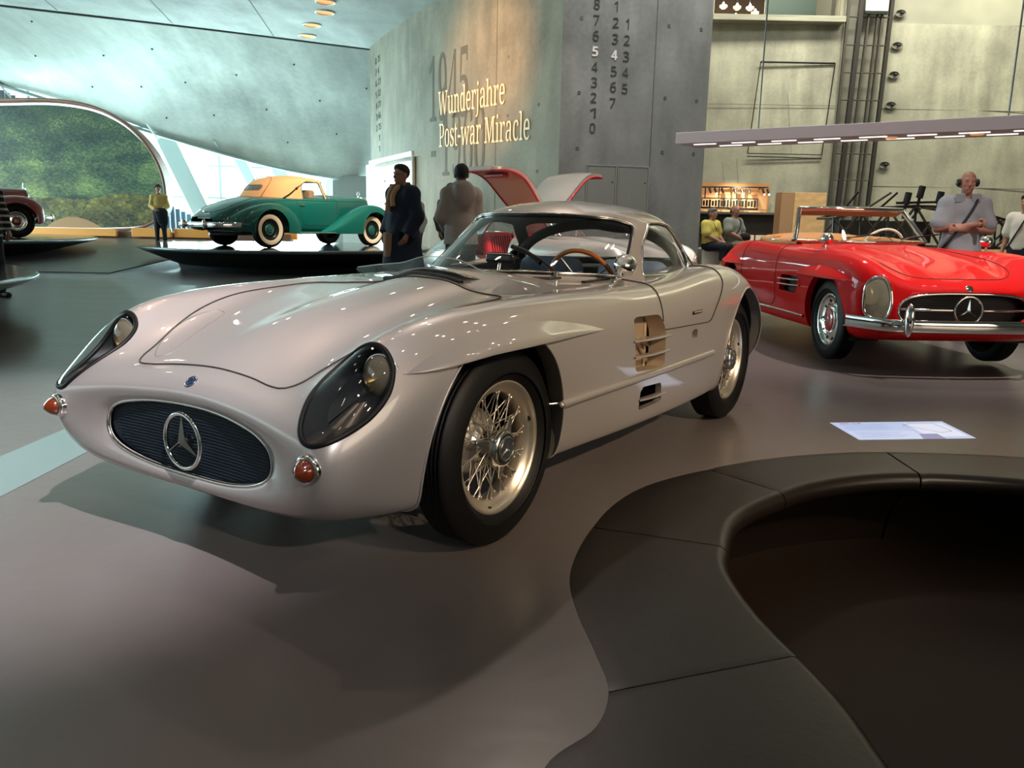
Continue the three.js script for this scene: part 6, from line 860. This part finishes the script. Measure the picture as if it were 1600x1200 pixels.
// figure faces +z, origin on the ground below the pelvis; sizes for 1.75 m, scaled by h
function person(o) {
  const p = thing('person', o.label, 'person', o.pos, o.turn || 0), s = o.h / 1.75, B = o.build || 1, m = (a) => a.map(v => v * s);
  const sit = o.sit, hip = sit ? .50 : .95, J = { chest: [0, hip + .35, sit ? -.02 : 0], neck: [0, hip + .53, sit ? .0 : .005], head: [0, hip + .685, sit ? .03 : .02] };
  const sh = [[-.175 * B, hip + .46, 0], [.175 * B, hip + .46, 0]];
  const arm = o.arms || [[[-.25 * B, hip + .19, -.03], [-.25, hip - .05, .06]], [[.25 * B, hip + .19, -.03], [.25, hip - .05, .06]]];
  const legs = o.legs || (sit ? [[[-.10, hip - .01, .42], [-.11, .08, .40]], [[.10, hip - .01, .42], [.11, .08, .44]]] : [[[-.10, .50, .02], [-.11, .08, -.02]], [[.10, .50, .02], [.11, .08, .0]]]);
  const body = [], lim = [], hd = J.head, turn = o.look || 0;
  const torso = g => [ellS([0, hip + .03, 0], [.165 * B + g, .13 + g, .115 * B + g]), ellS([0, hip + .17, .01], [.145 * B + g, .17 + g, .11 * B + g + (o.belly || 0)]), ellS([0, hip + .36, 0], [.165 * B + g, .17 + g, .115 * B + g]), cone(sh[0], sh[1], .062 + g, .062 + g)];
  const armS = (i, g) => [cone(sh[i], arm[i][0], .054 * B + g, .043 * B + g), cone(arm[i][0], arm[i][1], .042 * B + g, .029 + g)];
  const legS = (i, g) => { const x = i ? .09 : -.09; return [cone([x, hip, 0], legs[i][0], .088 * B + g, .060 * B + g), cone(legs[i][0], legs[i][1], .058 * B + g, .042 + g)]; };
  body.push(...torso(0), cone([0, hip + .46, -.005], [0, hip + .60, .012], .058 * B, .052)); for (const i of [0, 1]) { body.push(...armS(i, 0)); body.push(...legS(i, 0)); const t = legs[i][1]; body.push(cone([t[0], .04, t[2] - .03], [t[0] + (i ? .03 : -.03), .035, t[2] + .16], .036, .03)); }
  const skin = std(o.skin, .55), cell = o.cell || .018;
  const bounds = () => { const A = [...Object.values(J), ...sh, ...arm.flat(), ...legs.flat(), [0, 0, 0]], l = [0, 1, 2].map(k => Math.min(...A.map(q => q[k])) - .24), h = [0, 1, 2].map(k => Math.max(...A.map(q => q[k])) + .24); l[1] = Math.max(-.02, l[1]); return [l, h]; };
  const [lo, hi] = bounds(), fb = uni(body, .05), scale = g => g.scale(s, s, s);
  // head with brow, nose, mouth, chin, ears; hands with separate fingers
  const hc = hd, R = (x, y, z) => { const c = Math.cos(turn), q = Math.sin(turn); return [hc[0] + x * c + z * q, hc[1] + y, hc[2] - x * q + z * c]; };
  const hs = [ellS(R(0, .025, -.012), [.074, .092, .094]), ellS(R(0, -.04, .022), [.056, .075, .066]), cone(R(0, .008, .082), R(0, -.028, .103), .010, .013), cone(R(-.035, .025, .070), R(.035, .025, .070), .014, .014), cone(R(-.02, -.066, .076), R(.02, -.066, .076), .010, .010), cone(R(0, -.098, .062), R(0, -.095, .066), .018, .018), ellS(R(-.036, -.02, .056), [.024, .022, .02]), ellS(R(.036, -.02, .056), [.024, .022, .02]), ellS(R(-.078, -.005, -.01), [.012, .032, .02]), ellS(R(.078, -.005, -.01), [.012, .032, .02]), cone([0, hip + .50, -.002], R(0, -.06, -.012), .056 * B, .05)];
  const head = nets(uni(hs, .018), [hc[0] - .14, hc[1] - .17, hc[2] - .15], [hc[0] + .14, hc[1] + .15, hc[2] + .16], o.hcell || .0075);
  const handG = i => {
    const [e, w] = arm[i], d = V(...w).sub(V(...e)).normalize(), pd = o.palm ? V(...o.palm[i]) : V(i ? -1 : 1, 0, 0), side = V().crossVectors(d, pd).normalize(), pn = V().crossVectors(side, d).normalize(), at = (a, b, c) => V(...w).addScaledVector(d, a).addScaledVector(side, b).addScaledVector(pn, c).toArray();
    const fist = o.fist ? 1 : 0, L = [cone(at(-.02, 0, 0), at(.02, 0, 0), .027, .028), ellS(at(.05, 0, .0), [.036, .036, .030])]; const len = [.062, .074, .068, .052];
    for (let q = 0; q < 4; q++) { const b = (q - 1.5) * .019, l = len[q], a0 = at(.078, b, .004), a1 = at(.078 + l * .5 * (1 - .3 * fist), b * 1.06, .012 + l * .3 * (.4 + fist)), a2 = at(.078 + l * (.92 - .75 * fist), b * 1.02, .03 + l * .45 * (.4 + fist)); L.push(cone(a0, a1, .0098, .009), cone(a1, a2, .009, .0075)); }
    const t0 = at(.028, (i ? 1 : -1) * .024, .006), t1 = at(.062, (i ? 1 : -1) * .05, .022), t2 = at(.09, (i ? 1 : -1) * .048, .034); L.push(cone(t0, t1, .013, .0105), cone(t1, t2, .0105, .008));
    const c = at(.06, 0, .01); return nets(uni(L, .008), c.map(v => v - .125), c.map(v => v + .125), .0062);
  };
  mesh('body', scale(join([nets(fb, lo, hi, cell), head, handG(0), handG(1)])), skin, p);
  const ew = std(0xe8e4dc, .3), eg = []; for (const e of [-1, 1]) eg.push(ell(.0115, .0095, .007, ...R(e * .031, .004, .070), 10, 8)); mesh('eyes', scale(join(eg)), std(0x2a1c14, .2), p);
  mesh('lips', scale(tube([R(-.022, -.064, .083), R(0, -.062, .089), R(.022, -.064, .083)], .0045, false, 8, 6)), std(new THREE.Color(o.skin).multiplyScalar(.6), .5), p);
  if (o.hair) { const hv = o.hairVol || 1, hf = [ellS(R(0, .04, -.022 - (hv - 1) * .05), [.086 * hv, .092 * hv, .102 * hv])]; if (o.hairLong) hf.push(ellS(R(0, -.03, -.055), [.085, o.hairLong, .065])); if (o.hairTop) hf.push(ellS(R(0, .085, .02), [.068, .045, .07])); const face = o.hairLow ?? .055; const u = uni(hf, .03); const f2 = (x, y, z) => { const dx = x - hc[0], dz = z - hc[2], c = Math.cos(turn), q = Math.sin(turn), lx = dx * c - dz * q, lz = dx * q + dz * c, ly = y - hc[1]; const cutp = Math.max(lz - .045 + Math.max(0, face - ly) * 1.3 - Math.max(0, ly - face) * 1.2, -ly - (o.hairLong ? .16 : .055)); return Math.max(u(x, y, z) + fbm(x * 40, y * 40, z * 40, 2) * .006, cutp); }; mesh('hair', scale(nets(f2, [hc[0] - .17, hc[1] - .24, hc[2] - .21], [hc[0] + .17, hc[1] + .19, hc[2] + .15], .0085)), std(o.hair, .75), p); }
  // trousers
  if (o.legColor !== undefined) { const L = [ellS([0, hip + .02, 0], [.172 * B + .014, .14, .125 * B + .014])]; for (const i of [0, 1]) L.push(...legS(i, .018)); const u = uni(L, .05), yb = o.legEnd || .075; mesh(o.legName || 'trousers', scale(nets((x, y, z) => Math.max(u(x, y, z), yb - y, y - hip - .10), lo, hi, cell)), std(o.legColor, .85), p); }
  if (o.belt) mesh('belt', scale(nets((() => { const u = ellS([0, hip + .04, 0], [.172 * B + .026, .16, .125 * B + .026]); return (x, y, z) => Math.max(u(x, y, z), y - hip - .11, hip + .075 - y); })(), lo, hi, .012)), std(0x17120e, .6), p);
  for (const i of [0, 1]) { const t = legs[i][1]; const u = uni([cone([t[0], .045, t[2] - .035], [t[0] + (i ? .03 : -.03), .04, t[2] + .17], .045, .038), cone([t[0], .05, t[2]], [t[0], .10, t[2]], .044, .05)], .03); mesh('shoe', scale(nets((x, y, z) => Math.max(u(x, y, z), -y + .002), [t[0] - .12, -.01, t[2] - .12], [t[0] + .12, .16, t[2] + .26], .012)), std(o.shoe || 0x1a1715, .6), p); }
  // top garment
  const g = o.topGrow || .02, T = [...torso(g)]; for (const i of [0, 1]) { const [e, w] = arm[i]; const a = armS(i, g * .9); if (o.sleeve === 'short') { const mid = sh[i].map((v, k) => v + (e[k] - v) * .78); T.push(cone(sh[i], mid, .054 * B + g + .004, .052 * B + g + .012)); } else T.push(a[0], cone(e, w, .046 * B + g, .034 + g)); }
  if (o.hem !== undefined) T.push(cone([0, hip + .1, 0], [0, o.hem, o.hemZ || 0], .165 * B + g * .6, o.hemR || .19 * B + g)); if (o.hood) T.push(ellS([0, hip + .55, -.05], [.125, .075, .115]), ellS([0, hip + .52, .03], [.11, .06, .08]), ellS([0, hip + .47, -.13], [.13, .11, .07]), ellS([0, hip + .40, -.14], [.07, .08, .05]));
  const ut = uni(T, .04), hemY = o.hem !== undefined ? o.hem : hip - .02, neckCut = ellS([0, hip + .575, .03], [.062, .07, .075]);
  const zs = o.flat || 1; mesh(o.topName || 'shirt', scale(nets((x, y, z) => { let d = ut(x, y, zs !== 1 && y < hip + .3 ? z / zs : z); if (o.fold) d += fbm(x * 7, y * 3.2, z * 7, 3) * .022; d = Math.max(d, hemY - y); if (!o.hood) d = Math.max(d, -neckCut(x, y, z)); for (const i of [0, 1]) if (o.sleeve !== 'short') { const [e, w] = arm[i]; const l = Math.hypot(...e.map((v, k) => w[k] - v)), t = ((x - e[0]) * (w[0] - e[0]) + (y - e[1]) * (w[1] - e[1]) + (z - e[2]) * (w[2] - e[2])) / (l * l); if (t > .96 && Math.hypot(x - w[0], y - w[1], z - w[2]) < .11) d = Math.max(d, (t - .96) * l); } return d; }, lo, hi, o.tcell || cell * .85)), std(o.top, .9), p);
  if (o.striped) { const tm = p.children[p.children.length - 1], P = tm.geometry.attributes.position, uv = []; for (let i = 0; i < P.count; i++) uv.push(P.getX(i), P.getY(i)); tm.geometry.setAttribute('uv', new THREE.Float32BufferAttribute(uv, 2)); const st = dataTex(8, (u, v) => v < .62 ? .02 : .62, true); st.repeat.set(1, 12); tm.material = std(0xffffff, .9, 0, { map: st }); }
  if (o.extra) o.extra(p, { s, hip, sh, arm, legs, R, hc, scale, B });
  return p;
}
const strap = (p, pts, r, c, s, nm = 'strap') => mesh(nm, tube(pts, r, false, 30, 6).scale(s, s, s), std(c, .7), p);
person({ label: 'man in long dark navy coat with pale scarf and glasses, facing left', pos: [-1.40, 0, -10.2], turn: -.8, h: 1.77, skin: 0x8a6250, hair: 0x17110e, hairTop: 1, look: 0, cell: .014, hcell: .0065, legColor: 0x10141c, top: 0x0d1a2c, topName: 'coat', topGrow: .045, hem: .52, hemR: .265, fold: 1, shoe: 0x111111,
  arms: [[[-.24, 1.15, -.02], [-.20, .93, .12]], [[.25, 1.14, -.03], [.22, .92, .10]]],
  extra: (p, { s, R, hip, scale }) => { mesh('glasses', scale(join([new THREE.TorusGeometry(.024, .003, 6, 24).translate(...R(-.032, .006, .088)), new THREE.TorusGeometry(.024, .003, 6, 24).translate(...R(.032, .006, .088)), rod(R(-.056, .008, .085), R(-.076, .008, 0), .003), rod(R(.056, .008, .085), R(.076, .008, 0), .003)])), M.dark, p); mesh('scarf', scale(join([tube([[-.09, 1.50, -.02], [-.05, 1.49, .10], [-.04, 1.36, .17], [-.05, 1.2, .185]], .035, false, 24, 8), tube([[.09, 1.50, -.02], [.06, 1.49, .10], [.03, 1.38, .165], [.05, 1.26, .18]], .032, false, 24, 8), tube([[-.09, 1.51, -.02], [0, 1.53, -.085], [.09, 1.51, -.02]], .034, false, 16, 8)])), std(0x9a7658, .85), p); const bag = mesh('tote_bag', scale(join([box(.09, .30, .10, 0, 0, 0, .03)])), std(0x8d7059, .8), p); bag.position.set(.02 * s, .80 * s, .24 * s); mesh('collar', scale(box(.10, .12, .02, -.085, 1.47, .09, .008)), std(0x0b1626, .9), p); mesh('collar', scale(box(.10, .12, .02, .085, 1.47, .09, .008)), std(0x0b1626, .9), p); } });
person({ label: 'man seen from behind in a grey-brown hooded sweatshirt with dark cropped hair', pos: [-.64, 0, -9.7], turn: Math.PI + .25, h: 1.76, build: .92, skin: 0x5a4034, hair: 0x0c0a09, hairLow: .0, cell: .015, hcell: .0065, legColor: 0x2a2622, top: 0x877c74, topName: 'hooded_sweatshirt', topGrow: .032, hem: .84, hood: 1, fold: 1,
  arms: [[[-.235, 1.16, .02], [-.13, 1.0, .20]], [[.235, 1.16, .02], [.13, 1.0, .20]]] });
person({ label: 'long-haired person in pale top half hidden behind the man in the navy coat', pos: [-1.78, 0, -14.4], turn: -.8, h: 1.68, skin: 0x9a7462, hair: 0x1a120e, hairLong: .14, legColor: 0x23262c, top: 0xa9aaa6 });
person({ label: 'dark-haired person almost wholly hidden behind the man in the hooded sweatshirt', pos: [-1.15, 0, -14.6], turn: .6, h: 1.75, skin: 0x7a5846, hair: 0x0e0b0a, hairTop: 1, legColor: 0x20232a, top: 0x3a3c40 });
person({ label: 'curly-haired woman in yellow sweater holding a dark jacket near the landscape screen', pos: [-9.75, .34, -22.5], turn: .35, h: 1.56, skin: 0x9a6a54, hair: 0x2a1c16, hairVol: 1.28, hairLong: .12, legColor: 0x141823, top: 0xb99a5c, topName: 'sweater', arms: [[[-.24, 1.14, .02], [-.10, 1.02, .22]], [[.24, 1.14, .02], [.10, 1.0, .22]]],
  extra: (p, { s, scale }) => mesh('jacket', scale(nets(uni([ellS([.05, .95, .24], [.17, .12, .08]), ellS([.12, .74, .22], [.13, .26, .07]), ellS([.02, .80, .24], [.10, .18, .06])], .06), [-.3, .4, .1], [.4, 1.15, .4], .02)), std(0x11141c, .9), p) });
person({ label: 'person in black and white striped top at the left edge of the picture', pos: [-6.9, 0, -10.65], turn: .9, h: 1.68, skin: 0x8a6452, hair: 0x2a201a, legColor: 0x17181c, top: 0x222222, topName: 'striped_top', hem: .82,
  striped: 1 });
person({ label: 'seated grey-haired woman in yellow blouse on the white bench', pos: [3.96, .25, -16.6], turn: .75, h: 1.62, sit: 1, build: 1.15, belly: .03, skin: 0xa77c66, hair: 0x6a675f, hairTop: 1, legColor: 0x0f1220, legEnd: .2, top: 0xd8c662, topName: 'blouse', sleeve: 'short', topGrow: .03, shoe: 0xb9a184, hcell: .008,
  arms: [[[-.25, .74, .06], [-.04, .60, .30]], [[.25, .74, .06], [.04, .60, .32]]], extra: (p, { s, hip }) => strap(p, [[-.08, 1.03, -.06], [-.07, 1.0, .10], [-.02, .85, .17], [.07, 1.0, .10], [.08, 1.03, -.06]], .008, 0x14110f, s, 'neck_strap') });
person({ label: 'seated balding man in grey-green shirt holding a dark cap on the white bench', pos: [4.44, .25, -16.72], turn: .75, h: 1.72, sit: 1, build: 1.12, belly: .03, skin: 0xa7735c, hair: null, legColor: 0x8d8064, legEnd: .42, legName: 'shorts', top: 0x8d9288, sleeve: 'short', topGrow: .026, hcell: .008,
  arms: [[[-.26, .76, .06], [-.05, .60, .34]], [[.26, .76, .06], [.05, .60, .36]]], extra: (p, { s, scale, R }) => { mesh('fringe', scale(nets((() => { const u = ellS(R(0, .0, -.03), [.085, .055, .085]); return (x, y, z) => Math.max(u(x, y, z), z - R(0, 0, -.02)[2]); })(), R(-.13, -.1, -.16), R(.13, .1, .1), .009)), std(0x3a302a, .8), p); mesh('cap', scale(ell(.12, .10, .11, 0, .66, .30)), std(0x0f0f11, .9), p); strap(p, [[.10, 1.05, -.06], [.09, 1.02, .10], [.0, .85, .17], [-.14, .68, .14]], .012, 0x121212, s); } });
person({ label: 'bald man in grey shirt with headset and crossed arms beyond the roadster', pos: [4.68, 0, -8.6], turn: -.25, h: 1.72, build: .96, belly: .04, skin: 0x9a6a58, hair: null, legColor: 0x101014, belt: 1, top: 0x8a8c92, sleeve: 'short', topGrow: .028, cell: .014, hcell: .006, hem: .92, fold: 1, fist: 1,
  arms: [[[-.25, 1.16, .08], [.06, 1.20, .23]], [[.25, 1.15, .08], [-.10, 1.15, .22]]], palm: [[0, 0, 1], [0, 0, 1]],
  extra: (p, { s, scale, R }) => { mesh('headset', scale(join([ell(.026, .042, .034, ...R(-.088, .0, -.01)), ell(.026, .042, .034, ...R(.088, .0, -.01)), tube([R(-.09, .02, -.02), R(-.075, -.03, -.085), R(0, -.045, -.105), R(.075, -.03, -.085), R(.09, .02, -.02)], .006)])), M.dark, p); mesh('fringe', scale(nets((() => { const u = ellS(R(0, .0, -.03), [.083, .05, .083]); return (x, y, z) => Math.max(u(x, y, z), z - R(0, 0, -.02)[2]); })(), R(-.13, -.1, -.16), R(.13, .1, .1), .009)), std(0x6b5a4e, .8), p); strap(p, [[.07, 1.50, -.04], [.09, 1.46, .10], [-.02, 1.25, .185], [-.18, 1.0, .20], [-.2, .95, .12]], .014, 0x0e0e10, s); mesh('collar', scale(box(.09, .09, .018, -.075, 1.475, .10, .006)), std(0x86888e, .9), p); mesh('collar', scale(box(.09, .09, .018, .075, 1.475, .10, .006)), std(0x86888e, .9), p); } });
person({ label: 'black-haired man in white shirt looking left behind the tube frames at right', pos: [7.16, 0, -11.55], turn: -1.0, h: 1.62, skin: 0xa5785a, hair: 0x0b0909, hairTop: 1, legColor: 0x23252c, top: 0xd9cdbb, sleeve: 'short', topGrow: .028, hcell: .0065, extra: (p, { s }) => strap(p, [[.08, 1.5, -.05], [.08, 1.47, .08], [-.02, 1.2, .16], [-.17, .95, .1]], .012, 0x2a2a2e, s) });
person({ label: 'dark-haired person cut by the right edge of the picture', pos: [7.78, 0, -12.0], turn: -.6, h: 1.68, skin: 0x8a6048, hair: 0x0b0909, hairTop: 1, legColor: 0x202228, top: 0x1b1c20 });
renderer.render(scene, camera);
